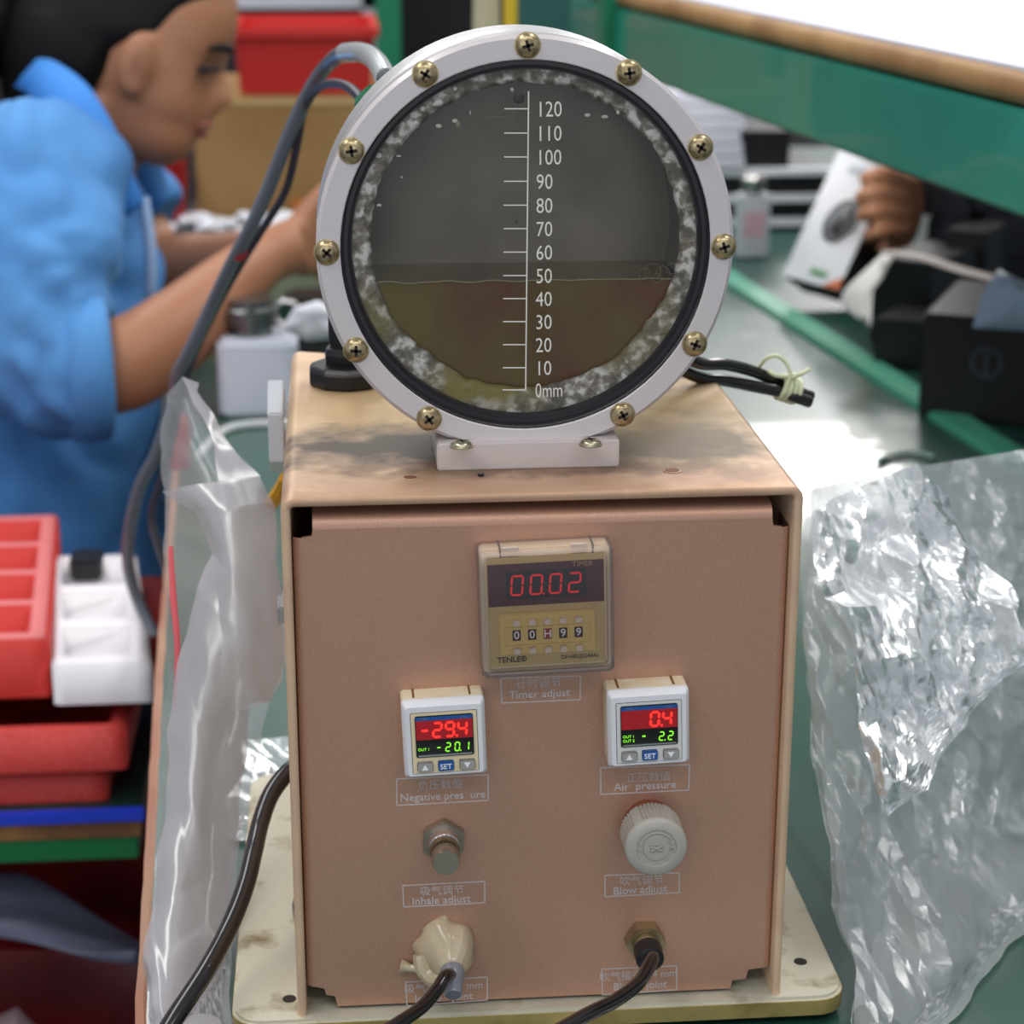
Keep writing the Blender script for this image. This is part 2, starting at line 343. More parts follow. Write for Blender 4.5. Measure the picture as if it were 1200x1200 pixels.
for z0,z1 in ((-.0058,-.0055),(-.0128,-.0125)): b.box(-.0155,.0158,-.0082,-.0077,z0,z1)
for x0 in (-.0156,.0156): b.box(x0,x0+.0003,-.0081,-.0077,-.0128,-.0055)
b.obj('wheel_frame',mat('gold_light',(216,190,120),.4,.3),tim)
for i,ch in enumerate('00H99'):
    x=-.0112+.00568*i
    b=dev(T,MB()); b.box(x-.0015,x+.0015,-.0081,-.0077,-.0108,-.0068)
    wh=b.obj('digit_wheel',mat('wheel_red',(150,52,52),.5) if ch=='H' else mat('wheel_dark',(62,28,32),.5),tim)
    textmesh('wheel_digit',ch,.0042,printw,tim,T@onfront(x,-.0082,-.0088),weight=.00004)
    for z in (-.0036,-.0146):
        b=dev(T,MB()); b.box(x-.0013,x+.0013,-.0098,-.0075,z-.0011,z+.0011); b.obj('push_tab',mat('tab_ivory',(226,208,190),.4),tim,bevel=.0003)
textmesh('timer_text','TENLE®',.0030,printk,tim,T@onfront(-.0185,-.00695,-.0186),align='LEFT',weight=.00005)
textmesh('timer_text','DH48S(JSS48A)',.0022,printk,tim,T@onfront(.0190,-.00695,-.0188),align='RIGHT',weight=0)
textmesh('timer_text','TIMER',.0028,mat('gold_print',(176,140,110),.5),tim,T@onfront(.0135,-.00735,.0172))
# clear cover: shallow box open at the back
cl=bpy.data.materials.new('clear_cover'); cl.use_nodes=True; nt=cl.node_tree; nt.nodes.clear()
o_=nt.nodes.new('ShaderNodeOutputMaterial'); tr_=nt.nodes.new('ShaderNodeBsdfTransparent'); tr_.inputs[0].default_value=(.93,.92,.92,1)
g_=nt.nodes.new('ShaderNodeBsdfGlossy'); g_.inputs['Roughness'].default_value=.08; d_=nt.nodes.new('ShaderNodeBsdfDiffuse'); d_.inputs[0].default_value=(.75,.7,.7,1)
m1=nt.nodes.new('ShaderNodeMixShader'); m1.inputs[0].default_value=.035; nt.links.new(tr_.outputs[0],m1.inputs[1]); nt.links.new(d_.outputs[0],m1.inputs[2])
fz=nt.nodes.new('ShaderNodeFresnel'); fz.inputs[0].default_value=1.4; m2=nt.nodes.new('ShaderNodeMixShader'); nt.links.new(fz.outputs[0],m2.inputs[0]); nt.links.new(m1.outputs[0],m2.inputs[1]); nt.links.new(g_.outputs[0],m2.inputs[2]); nt.links.new(m2.outputs[0],o_.inputs[0])
cl2=cl.copy(); cl2.name='clear_cover_rim'; cl2.node_tree.nodes['Diffuse BSDF'].inputs[0].default_value=(.85,.74,.70,1); cl2.node_tree.nodes['Mix Shader'].inputs[0].default_value=.16
def rring(y,h,r): return [(x,y,z) for x,z in rrect(-h,h,-h,h,r,5)]
b=dev(T,MB()); b.loft([rring(.0028,.0244,.002),rring(-.0092,.0244,.002),rring(-.0105,.0238,.002),rring(-.0108,.0228,.002),rring(-.0102,.0222,.0018),rring(-.0055,.0220,.0016)],cap=False)
b.mi=1; b.add(rring(-.0100,.0222,.0018),[tuple(range(24))]); b.obj('clear_cover',[cl2,cl],tim)
# pressure gauges 30 x 30
def gauge(px,py,red,green,outs,aged,rx,gx):
    T=Mloc(px,py,-.0095,.035); inner=mat('gauge_inner_aged',(224,208,170),.45) if aged else mat('gauge_inner',(214,212,208),.45)
    b=dev(T,MB()); h=.0153; cr=mat('gauge_top_cream',(222,206,170),.5,var=(150,(232,224,204),.4,.7))
    for y,hh,r in ((.003,h,.0012),):
        b.loft([[(x,.003,z) for x,z in rrect(-h,h,-h,h,.0014)],[(x,-.0062,z) for x,z in rrect(-h,h,-h,h,.0014)]])
    b.mi=1; b.loft([[(x,-.0062,z) for x,z in rrect(-h,h,-h,h,.0014)],[(x,-.0080,z) for x,z in rrect(-h,h,-h,h,.0014)],[(x,-.0098,z) for x,z in rrect(-h+.0014,h-.0014,-h+.0012,h-.002,.0012)]],cap=False)
    b.add([(x,-.0098,z) for x,z in rrect(-h+.0014,h-.0014,-h+.0012,h-.002,.0012)],[tuple(range(20))])
    g=b.obj('pressure_gauge',[cr,white_p],tester,angle=.9)
    for x in (-.011,.0098):
        b=dev(T,MB()); b.box(x,x+.0008,-.0052,.003,.0140,.0155); b.obj('case_slot',mat('slot_brown',(120,84,40),.6),g)
    b=dev(T,MB()); b.box(-.0123,.0123,-.0101,-.0097,-.0132,.0112); b.obj('inner_frame',inner,g,bevel=.0002)
    b=dev(T,MB()); b.rbox(-.0107,.0107,-.0105,-.0099,-.0065,.0100,.0008); b.obj('screen_glass',mat('screen_black',(20,20,18),.15,coat=.6),g)
    b=dev(T,MB()); b.box(-.0105,.0105,-.0107,-.0104,.0082,.0096); b.obj('screen_header',mat('header_blue',(32,84,150),.4),g)
    for s,x in (('DPA',-.0072),('KPa',.0072)): textmesh('header_text',s,.0016,mat('header_print',(96,120,160),.5),g,T@onfront(x,-.0108,.0088))
    b=dev(T,MB()); b.box(-.0104,.0104,-.01066,-.0104,.0006,.0082); b.obj('red_field',mat('red_backlight',(96,14,20),.4,emit=(130,16,24),es=.75),g)
    b=dev(T,MB()); sevenseg(b,red,rx,.0016,.0030,.0055,.00095,-.0109,.0046,.06); b.obj('red_digits',redled,g)
    b=dev(T,MB()); sevenseg(b,green,gx,-.0044,.0016,.0033,.00045,-.0108,.0034,.08); b.obj('green_digits',grnled,g)
    for i,s in enumerate(outs): textmesh('output_label',s,.0015,grnled,g,T@onfront(-.0100,-.0108,(-.0032 if len(outs)==1 else -.0022)-.0017*i),align='LEFT')
    b=dev(T,MB()); b.rbox(-.0100,.0100,-.0109,-.0104,-.0060,-.0055,.0002); b.obj('screen_glint_strip',mat('chrome_lip',(215,215,215),.2,.9),g)
    for i,x in enumerate((-.0077,0,.0079)):
        b=dev(T,MB()); b.rbox(x-.0030,x+.0030,-.0101,-.0098,-.0122,-.0080,.0006); b.mi=1; b.rbox(x-.0028,x+.0030,-.0112,-.0100,-.0121,-.0083,.0006)
        bt=b.obj('button',[black,(btn_g,btn_b,btn_g)[i]],g,bevel=.0002)
        if i==1: textmesh('button_text','SET',.0028,printw,g,T@onfront(x,-.01135,-.0104),weight=.00002)
        else:
            s=1 if i==0 else -1; c=-.0103
            b=dev(T,MB()); P=[(x-.0012,c-.001*s),(x+.0012,c-.001*s),(x,c+.0011*s)]; b.prism([(p,-.0114,q_) for p,q_ in P],[(p,-.0111,q_) for p,q_ in P]); b.obj('button_arrow',printw,g)
    return g
tag(gauge(521,866,'-29.4','-20.1',['OUT 1'],True,-.0088,-.0032),'pressure gauge with yellowed frame showing -29.4')
tag(gauge(760.5,854,'0.4','2.2',['OUT 1','OUT 2'],False,.0004,.0036),'pressure gauge with grey frame showing 0.4')
# the lone minus sign on the second gauge
T2=Mloc(760.5,854,-.0095,.035); b=dev(T2,MB()); b.box(-.0027,-.0015,-.01085,-.0107,-.0026,-.0020); b.obj('green_minus',grnled,tester)
# big grey knob
P=at_panel(766,984,-.012); K=V((P.x,0,P.z))
b=MB(); prof_n=144; rings=[]
def krow(y,r,cut): return [(K.x+cos(t)*(r-(cut if (i%3==1 and (i//3)%9<7) else 0)),y,K.z+sin(t)*(r-(cut if (i%3==1 and (i//3)%9<7) else 0))) for i,t in enumerate(ring(prof_n))]
b.loft([krow(-.0045,.0118,.0006),krow(-.0165,.0118,.0006),krow(-.0168,.0118,0),krow(-.0182,.0117,0),krow(-.0192,.0109,0),krow(-.0193,.0076,0),krow(-.0188,.0074,0),krow(-.0188,.0050,0),krow(-.0194,.0048,0)])
kn=b.obj('regulator_knob',gunit,tester,angle=.9)
b=MB(); b.cyl((K.x,.003,K.z+.0004),(0,-1,0),.0092,.0085,32); b.obj('knob_collar',mat('copper_collar',(150,92,66),.4,.5),kn)
b=MB(); b.box(K.x-.0024,K.x+.0024,-.0196,-.0193,K.z-.0014,K.z+.0014); b.obj('logo_plate',mat('logo_recess',(140,136,128),.5),kn)
textmesh('logo_text','SMC',.0028,mat('logo_light',(196,192,184),.45),kn,onfront(K.x,-.0197,K.z,.02),sx=.85)
b=MB()
pts=[(K.x+.0063*cos(a),-.0190,K.z+.0063*sin(a)) for a in [pi*.12+pi*.76*i/14 for i in range(15)]]
b.tube(pts,.00035,6,1)
for sx_ in (1,-1):
    x=K.x+sx_*.0060; z=K.z+.0020; b.prism([(x-.001,-.0193,z+.0008),(x+.001,-.0193,z+.0008),(x,-.0193,z-.0010)],[(x-.001,-.0188,z+.0008),(x+.001,-.0188,z+.0008),(x,-.0188,z-.0010)])
    b.box(x-.0008,x+.0008,-.0193,-.0188,K.z-.0008,K.z-.0003)
b.box(K.x+.0060-.00025,K.x+.0060+.00025,-.0193,-.0188,K.z-.0014,K.z+.0003); b.obj('arrow_marks',gunit,kn)
# needle valve
P=at_panel(520,987,0); Nn=V((P.x,0,P.z))
def hexn(b,c,r,y0,y1,rot=0):
    A=[(c.x+r*cos(rot+pi/3*i),y0,c.z+r*sin(rot+pi/3*i)) for i in range(6)]; B=[(x,y1,z) for x,_,z in A]; b.prism(A,B)
b=MB(); hexn(b,Nn,.0088,.003,-.0006,.45); hx=b.obj('needle_valve',mat('dull_steel',(156,146,130),.35,.85),tester,bevel=.0005)
tag(hx,'small knurled steel needle valve')
def knurl(b,c,y0,y1,r,n=44,amp=.05):
    f_=lambda y,k:[(c.x+r*k*(1-(amp if i%2 else 0))*cos(t),y,c.z+r*k*(1-(amp if i%2 else 0))*sin(t)) for i,t in enumerate(ring(n))]
    g_=lambda y,k:[(c.x+r*k*cos(t),y,c.z+r*k*sin(t)) for t in ring(n)]
    b.loft([g_(y0,.9),f_(y0-.0005,1),f_(y1+.0006,1),g_(y1,.93)])
b=MB(); b.lathe((Nn.x,-.0005,Nn.z),(0,-1,0),[(.0064,0),(.0064,.002),(.0059,.0045),(.0048,.0052)],32); b.obj('valve_collar',steel,hx)
b=MB(); knurl(b,Nn,-.0052,-.0084,.0058); b.obj('knurled_nut',mat('valve_nut',(150,132,104),.35,.85),hx,angle=1)
b=MB(); b.cyl((Nn.x,-.008,Nn.z),(0,-1,0),.0032,.003,20); b.mi=1; knurl(b,Nn,-.0100,-.0170,.0052); b.obj('valve_stem',[darks,mat('stem_steel',(165,155,140),.35,.85)],hx,angle=1)
# right hand joint
P=at_panel(756,1103,0); J=V((P.x,0,P.z))
b=MB(); hexn(b,J,.0080,.003,-.0030,0.0); b.lathe((J.x,-.003,J.z),(0,-1,0),[(.0052,0),(.0052,.003),(.0045,.0034),(.0052,.0038),(.0052,.0062)],24)
j=b.obj('hose_joint',mat('nickel_worn',(150,134,104),.35,.8),tester,bevel=.0003); tag(j,'hexagonal nickel hose joint with black cap')
b=MB(); b.lathe((J.x,-.006,J.z),(0,-1,-.1),[(.0054,0),(.0056,.001),(.0054,.007),(.0035,.0082)],24); b.obj('joint_cap',black,j)
# left joint: fitting wrapped in hot-melt glue
P=at_panel(524,1120,0); G=V((P.x,0,P.z))
glue=mat('hot_melt_glue',(206,190,158),.28,trans=.25,sss=.3,coat=.5,bump=(160,.5))
b=MB(); n=40
def blob_ring(y,rx,rz,dx,dz,a): return [(G.x+dx+rx*cos(t)*(1+a*noise.noise(V((cos(t)*1.7,sin(t)*1.7,y*200)))),y+.0008*noise.noise(V((cos(t)*3,sin(t)*3,y*90))),G.z+dz+rz*sin(t)*(1+a*noise.noise(V((cos(t)*1.7+5,sin(t)*1.7,y*200))))) for t in ring(n)]
b.loft([blob_ring(.003,.0115,.0125,-.0005,.0025,.3),blob_ring(.0005,.0118,.0128,-.0003,.0025,.3),blob_ring(-.0030,.0102,.0110,.0008,.0025,.25),blob_ring(-.0065,.0078,.0085,.0014,.0010,.2),blob_ring(-.0105,.0052,.0055,.0010,.0,.12),blob_ring(-.0120,.0040,.0042,.0010,-.0005,.1)])
gl_=b.obj('glued_joint',glue,tester,angle=2); tag(gl_,'hose joint smothered in cream hot glue')
b=MB(); q0=PX(505,1140,'y',-.002); b.tube([PX(512,1143,'y',-.004),PX(495,1137,'y',-.002),PX(480,1134,'y',.0005),PX(470,1132,'y',.0015)],[.003,.0014,.0016,.0030],10,5); b.obj('glue_string',glue,gl_)
b=MB(); b.tube([PX(493,1118,'y',-.001),PX(497,1135,'y',-.003),PX(508,1148,'y',-.006),PX(520,1150,'y',-.010)],[.0034,.0036,.0032,.0026],10,5); b.obj('glue_fold',glue,gl_)
b=MB(); b.lathe((G.x+.0012,-.010,G.z),(0,-1,-.45),[(.0046,0),(.0050,.003),(.0040,.006),(.0036,.011),(.0030,.012)],20); b.obj('joint_sleeve',mat('grey_sleeve',(120,122,130),.3,coat=.3),gl_)
# thin hoses leaving the joints
hose=thing('air_hose','thin dark air hose curving from the hexagonal joint','hose',tuple(J))
b=MB(); b.tube([V((J.x,-.0115,J.z-.001)),PX(764,1124,'y',-.020),PX(750,1150,'y',-.034),PX(722,1172,'y',-.048),PX(690,1188,'y',-.060),PX(650,1210,'y',-.072),PX(610,1230,'y',-.085)],.0027,12,8); b.obj('hose_tube',cable_m,hose); adopt(hose)
hose=thing('air_hose','thin dark air hose leaving the glued joint','hose',tuple(G))
b=MB(); b.tube([V((G.x+.0012,-.012,G.z-.002)),PX(523,1143,'y',-.021),PX(512,1160,'y',-.028),PX(492,1182,'y',-.038),PX(462,1202,'y',-.050),PX(430,1222,'y',-.06)],.0026,12,8); b.obj('hose_tube',cable_m,hose); adopt(hose)
# side nuts
def hexx(b,c,r,x0,x1):
    A=[(x0,c.y+r*cos(pi/6+pi/3*i),c.z+r*sin(pi/6+pi/3*i)) for i in range(6)]; b.prism(A,[(x1,y,z) for _,y,z in A])
c=PX(315,500,'y',.185); b=MB(); hexx(b,c,.0215,-.0094,-.0026); b.cyl((-.003,c.y,c.z),(1,0,0),.011,.006,24); b.obj('hex_nut',mat('bright_nickel',(220,222,224),.3,.6),tester,bevel=.0006)
c=PX(321,716,'y',.10); b=MB(); hexx(b,c,.007,-.0055,-.001); b.cyl((-.001,c.y,c.z),(1,0,0),.005,.004,20); b.obj('hex_nut',steel,tester,bevel=.0004)
# black gland on top, left behind the drum
c=V((.0258,.170,ZT)); b=MB(); b.lathe(c,(0,0,1),[(.0165,0),(.0172,.0015),(.0172,.007),(.0155,.0088),(.0095,.009),(.0100,.0135),(.0088,.0165),(.0075,.0168),(.0082,.022),(.0082,.030)],10)
gd=b.obj('cable_gland',mat('gland_black',(20,20,22),.35),tester,bevel=.0004,angle=.4)
# ---------------- sight drum
DC=V((.0915,.035,1.204)); R=.0766; zcut=1.1325
def cutring(y,r,n=96,c=DC,zc=zcut): 
    return [(c.x+r*cos(t),y,max(c.z+r*sin(t),zc)) for t in ring(n)]
b=MB(); b.loft([cutring(.047,.0620,zc=0),cutring(.047,.0762),cutring(.048,.0766),cutring(.084,.0766),cutring(.085,.0760),cutring(.085,.001,zc=0)],cap=False)
b.loft([cutring(.047,.0620,zc=0),cutring(.0835,.0620,zc=0)],cap=False)
drum=b.obj('sight_drum',alu,tester,angle=.7); tag(drum,'round aluminium drum with clear front window')
# frosted front flange: annulus in front of the o-ring, with a chamfered rim
n=96
b=MB(); b.loft([cutring(.0468,.0766),cutring(.0365,.0766),cutring(.035,.0752),cutring(.035,.0682,zc=0),cutring(.0353,.0678,zc=0),cutring(.0468,.0678,zc=0)],cap=False); b.obj('window_flange',frost,drum,angle=.5)
b=MB(); b.torus((DC.x,.0395,DC.z+.0008),(0,1,0),.0658,.0024,96,10); b.obj('o_ring',mat('seal_black',(24,13,20),.3,coat=.3),drum)
# grimy inner face
gm=bpy.data.materials.new('grime'); gm.use_nodes=True; nt=gm.node_tree; bb=nt.nodes['Principled BSDF']; L=nt.links
tc=nt.nodes.new('ShaderNodeTexCoord'); n1=nt.nodes.new('ShaderNodeTexNoise'); n1.inputs['Scale'].default_value=230; n1.inputs['Detail'].default_value=10; n1.inputs['Distortion'].default_value=.25; L.new(tc.outputs['Object'],n1.inputs['Vector'])
rp=nt.nodes.new('ShaderNodeValToRGB'); e=rp.color_ramp.elements; e[0].position=.38; e[0].color=srgb((104,98,84)); e[1].position=.62; e[1].color=srgb((240,237,234)); e.new(.5).color=srgb((150,143,130)); L.new(n1.outputs[0],rp.inputs[0])
n2=nt.nodes.new('ShaderNodeTexNoise'); n2.inputs['Scale'].default_value=38; L.new(tc.outputs['Object'],n2.inputs['Vector']); sp=nt.nodes.new('ShaderNodeSeparateXYZ'); L.new(tc.outputs['Object'],sp.inputs[0])
mr=nt.nodes.new('ShaderNodeMapRange'); mr.inputs['From Min'].default_value=1.215; mr.inputs['From Max'].default_value=1.15; L.new(sp.outputs['Z'],mr.inputs[0])
mlt=nt.nodes.new('ShaderNodeMath'); mlt.operation='MULTIPLY'; L.new(mr.outputs[0],mlt.inputs[0]); r2=nt.nodes.new('ShaderNodeValToRGB'); r2.color_ramp.elements[0].position=.45; r2.color_ramp.elements[1].position=.62; L.new(n2.outputs[0],r2.inputs[0]); L.new(r2.outputs[0],mlt.inputs[1])
mx=nt.nodes.new('ShaderNodeMix'); mx.data_type='RGBA'; mx.inputs[7].default_value=srgb((142,130,60)); L.new(mlt.outputs[0],mx.inputs[0]); L.new(rp.outputs[0],mx.inputs[6]); L.new(mx.outputs[2],bb.inputs['Base Color']); bb.inputs['Roughness'].default_value=.5
bp=nt.nodes.new('ShaderNodeBump'); bp.inputs['Distance'].default_value=.002; bp.inputs['Strength'].default_value=.6; L.new(n1.outputs[0],bp.inputs['Height']); L.new(bp.outputs[0],bb.inputs['Normal'])
IC=V((DC.x+.0004,0,1.2062))
b=MB(); nr=220; rows=[]
def inner_r(t): 
    q_=.0570+.0009*noise.noise(V((cos(t)*6,sin(t)*6,1)))+.0005*noise.noise(V((cos(t)*25,sin(t)*25,3)))
    if -2.5<((t+pi)%(2*pi)-pi)<-.45: q_-=.0012+.0011*noise.noise(V((cos(t)*9,sin(t)*9,7)))
    return q_
RR=ring(nr)
rows.append([(DC.x+.0640*cos(t),.0415,DC.z+.0008+.0640*sin(t)) for t in RR]); rows.append([(IC.x+(inner_r(t)+.002)*cos(t),.0418,IC.z+(inner_r(t)+.002)*sin(t)) for t in RR]); rows.append([(IC.x+inner_r(t)*cos(t),.0425,IC.z+inner_r(t)*sin(t)) for t in RR]); rows.append([(IC.x+(inner_r(t)+.0015)*cos(t),.0465,IC.z+(inner_r(t)+.0015)*sin(t)) for t in RR])
b.loft(rows,cap=False); b.obj('grimy_rim',gm,drum,angle=2)
# dark chamber inside and liquid
b=MB(); b.loft([cutring(.0460,.0600,zc=0,c=V((IC.x,0,IC.z))),cutring(.0820,.0600,zc=0,c=V((IC.x,0,IC.z))),cutring(.0820,.0005,zc=0,c=V((IC.x,0,IC.z)))],cap=False)
b.obj('chamber_wall',mat('chamber_grey',(126,119,106),.30,.1,var=(16,(92,86,76),.4,.65)),drum)
zl=1.1905
def liqring(y,r):
    out=[]
    for t in ring(96): out.append((IC.x+r*cos(t),y,min(IC.z+r*sin(t),zl)))
    return out
lq=mat('olive_liquid',(104,92,20),.14,coat=.1,var=(20,(98,54,16),.38,.62))
b=MB(); b.loft([liqring(.0448,.0585),liqring(.0815,.0598)]); b.obj('liquid',lq,drum,angle=.5)
b=MB(); pts=[]
for i in range(41):
    x=-.0555+.111*i/40; pts.append((IC.x+x,.0436,zl+.0003+.0002*sin(i*.9)+(.0006*noise.noise(V((i*.35,0,0))))))
b.tube(pts,.00022,6,1); b.obj('waterline',mat('pale_line',(150,146,100),.3),drum)
bub=mat('bubble',(190,196,190),.1,alpha=.30,coat=1)
b=MB()
for px,py,r in ((755,321,.0022),(765,318,.0030),(777,320,.0026),(787,315,.0020),(770,326,.0016)):
    c=PX(px,py,'y',.0432); b.torus(c,(0,1,0),r,.00014,20,6)
b.obj('bubble_ring',mat('bubble_line',(120,118,98),.2),drum)
b=MB(); rr=random.Random(3)
for i in range(16):
    a=rr.uniform(.1*pi,.95*pi); q_=rr.uniform(.050,.0625); c=V((IC.x+q_*cos(a),.0408,IC.z+q_*sin(a))); b.ell(c,rr.uniform(.0003,.0013),.0004,rr.uniform(.0003,.0011),8)
tag(b.obj('lime_specks',mat('lime_white',(214,214,206),.5),drum),None,kind='stuff')
b=MB(); b.tube([PX(568,139,'y',.0404),PX(580,137,'y',.0404),PX(592,137,'y',.0404),PX(600,131,'y',.0404),PX(602,139,'y',.0404),PX(595,143,'y',.0404)],[.0004,.0006,.0006,.0007,.0006,.0003],6,4,flat=.4); b.ell(PX(537,146,'y',.0404),.0010,.0004,.0012,8); b.obj('residue',mat('residue_tan',(150,144,120),.5),drum)
b=MB(); b.ell(PX(608,115,'y',.0404),.0020,.0003,.0020,12); b.obj('drain_spot',mat('spot_dark',(50,50,54),.4),drum)
# clear acrylic window
ac=bpy.data.materials.new('clear_acrylic'); ac.use_nodes=True; nt=ac.node_tree; nt.nodes.clear(); L=nt.links
o_=nt.nodes.new('ShaderNodeOutputMaterial'); tr_=nt.nodes.new('ShaderNodeBsdfTransparent'); tr_.inputs[0].default_value=(.98,.98,.97,1)
g_=nt.nodes.new('ShaderNodeBsdfGlossy'); g_.inputs['Roughness'].default_value=.04; fz=nt.nodes.new('ShaderNodeFresnel'); fz.inputs[0].default_value=1.35
m2=nt.nodes.new('ShaderNodeMixShader'); L.new(fz.outputs[0],m2.inputs[0]); L.new(tr_.outputs[0],m2.inputs[1]); L.new(g_.outputs[0],m2.inputs[2]); L.new(m2.outputs[0],o_.inputs[0])
b=MB(); b.lathe((DC.x,.0356,DC.z),(0,1,0),[(.0677,0),(.0677,.0018)],96); b.obj('clear_window',ac,drum)
# engraved scale
scm=mat('scale_white',(226,224,214),.5,emit=None)
def sp_(px,py): return PX(px,py,'y',.0353)
b=MB()
def line(p,q_,t):
    d=(q_-p).normalized(); nn=V((-d.z,0,d.x))*t; b.prism([p-nn,q_-nn,q_+nn,p+nn],[v+V((0,.0003,0)) for v in (p-nn,q_-nn,q_+nn,p+nn)])
line(sp_(619.5,107),sp_(616,457),.00022)
ys=[457,431,404,377,350,323,295.5,268,240.5,212.5,184,156,127.5]
for i,y in enumerate(ys):
    x1=616+3.5*(457-y)/350; line(sp_(x1-27-i*.1,y),sp_(x1,y),.00017)
b.obj('scale_lines',scm,drum)
for i,y in enumerate(ys):
    s='0mm' if i==0 else str(i*10); p=sp_(627+i*.12,y+1)
    textmesh('scale_number',s,.0078,scm,drum,onfront(p.x,.0353,p.z-.0002,.01),align='LEFT',sx=.80 if i else .66,weight=-.00004)
# pan-head screws
def screw_mesh(c,ax,r=.0047,h=.0026,name='screw',parent=None,mt=brass,roll_=0):
    b=MB(); a,bb_,k=basis(ax); c=V(c)
    b.lathe(c,ax,[(r*1.12,0),(r*1.12,h*.18),(r,h*.2),(r*.97,h*.55),(r*.75,h*.88),(r*.42,h),(r*.10,h*1.02)],28)
    b.mi=1
    for q_ in (0,1):
        e=(a*cos(roll_+q_*pi/2)+bb_*sin(roll_+q_*pi/2)); g=k.cross(e); L_=r*.48; t=r*.13
        P=[c+e*s1*L_+g*s2*t+k*h*1.03 for s1,s2 in ((-1,-1),(1,-1),(1,1),(-1,1))]; b.prism(P,[p-k*h*.35 for p in P])
    return b.obj(name,[mt,darks],parent,angle=.9)
for i in range(12):
    a=pi/2+i*pi/6
    if i==6: continue
    screw_mesh((DC.x+.0727*cos(a),.0352,DC.z+.0727*sin(a)),(0,-1,0),.0043,.0024,parent=drum,roll_=.3+i*.7)
# foot block
b=MB(); b.box(.0578,.1262,.0302,.081,1.122,1.1325); b.obj('mounting_foot',mat('foot_aluminium',(212,204,202),.42,.5,bump=(500,.1)),drum,bevel=.0005)
for px,py in ((541,520),(692,518)):
    p=PX(px,py+4,'z',1.1325); screw_mesh((p.x,p.y+.0005,1.1325),(0,0,1),.0040,.0024,'screw',drum,mat('foot_screw',(186,178,150),.3,.9),.2)
b=MB(); b.box(.0735-.006,.1095+.006,.046,.080,1.1320,1.140); b.obj('saddle',alu,drum)
adopt(tester)
# ------------------------------------------------------------------ our workbench, left bench, shelf
def slab(name,poly,z0,z1,m,parent=None,bev=0):
    b=MB(); b.prism([(x,y,z0) for x,y in poly],[(x,y,z1) for x,y in poly]); return b.obj(name,m,parent,bevel=bev)
matg=mat('green_bench_mat',(36,80,66),.30,spec=.8,coat=.35,var=(6,(33,70,60),.3,.8))
wb=thing('workbench','green matted workbench carrying the tester box','bench',(.25,.9,0))
def ledge(y): return -.0617-.058*y if y<.4 else -.0617-.0232-.0475*(y-.4)
def redge(y): return .615-.111*y
LE=[(ledge(y),y) for y in (-.30,.4,1.0,2.2)]; RE=[(redge(y),y) for y in (2.2,-.30)]
slab('tabletop_mat',LE+RE,.8965,.9,matg,wb)
slab('tabletop_board',LE+RE,.868,.8965,mat('particle_board',(150,112,70),.7,var=(60,(110,76,44),.4,.6)),wb)
b=MB()
P=[(ledge(y)-.001+.0009*noise.noise(V((y*40,0,0))),y) for y in [-.3+.02*i for i in range(126)]]
b.loft([[(x-.0012,y,.899),(x-.0012,y,.8995),(x+.0022,y,.9008),(x+.0036,y,.9002),(x+.0036,y,.897),(x-.0012,y,.868)] for x,y in P])
tag(b.obj('edge_trim',mat('peeling_trim',(168,128,104),.5,var=(12,(150,96,76),.4,.7)),wb),'peeling reddish brown edge strip')
for x,y in ((0,-.2),(.55,-.2),(-.12,2.0),(.3,2.0)):
    b=MB(); b.box(x,x+.045,y,y+.045,0,.868); b.obj('leg',mat('green_paint',(24,118,84),.4),wb)
adopt(wb)
# raised green rail and the second bench on its far side
gp=mat('green_paint',(24,118,84),.4); railm=mat('pale_green_rail',(74,158,130),.38)
rb=thing('packing_bench','dark green topped packing bench behind pale green rail','bench',(.9,.9,0))
slab('tabletop_mat',[(redge(y)+.034,y) for y in (-.30,2.68)]+[(2.0,2.68),(2.0,-.30)],.885,.8985,mat('dark_green_mat',(34,74,66),.3,var=(5,(26,60,54),.3,.8)),rb)
slab('side_rail',[(redge(-.3)+.002,-.30),(redge(2.6)+.002,2.6),(redge(2.6)+.032,2.6),(redge(-.3)+.032,-.30)],.860,.905,railm,rb,.002)
for x,y in ((.75,-.2),(1.8,-.2),(.5,2.4),(1.8,2.4)):
    b=MB(); b.box(x,x+.045,y,y+.045,0,.885); b.obj('leg',gp,rb)
adopt(rb)
# left bench: blue topped board on a wood edge and green rail, set lower than ours
lb=thing('assembly_bench','lower bench with blue edge, wooden lip and green rail','bench',(-.7,.8,0))
lm=mat('bench_green_dark',(30,66,58),.4,var=(8,(24,52,48),.3,.7))
def lbox(x0,x1,y0,y1,z0,z1,nm,m,bev=.001):
    b=MB(); b.box(x0,x1,y0,y1,z0,z1); return b.obj(nm,m,lb,bevel=bev)
lbox(-1.5,-.115,.53,.86,.744,.75,'tabletop_mat',lm)
lbox(-1.5,-.112,.524,.5301,.742,.7508,'blue_edge',mat('blue_edge',(36,64,200),.35))
lbox(-1.5,-.115,.528,.86,.729,.744,'tabletop_board',mat('wood_lip',(146,104,62),.55,var=(20,(110,74,44),.4,.6)))
lbox(-1.5,-.118,.529,.56,.713,.729,'green_rail',mat('deep_green',(22,110,60),.4))
lbox(-1.5,-.115,.84,.86,.700,.729,'green_rail',mat('deep_green',(22,110,60),.4))
lbox(-1.5,-.12,.55,.86,.40,.415,'lower_shelf',mat('dark_shelf',(52,44,44),.7))
for x in (-1.45,-.50): 
    for y in (.60,.82): lbox(x,x+.035,y,y+.035,0,.73,'leg',gp)
adopt(lb)
redf=mat('red_foam',(192,50,44),.6,var=(300,(206,78,74),.4,.75),bump=(500,.4)); whf=mat('white_foam',(226,224,228),.6,bump=(500,.15))
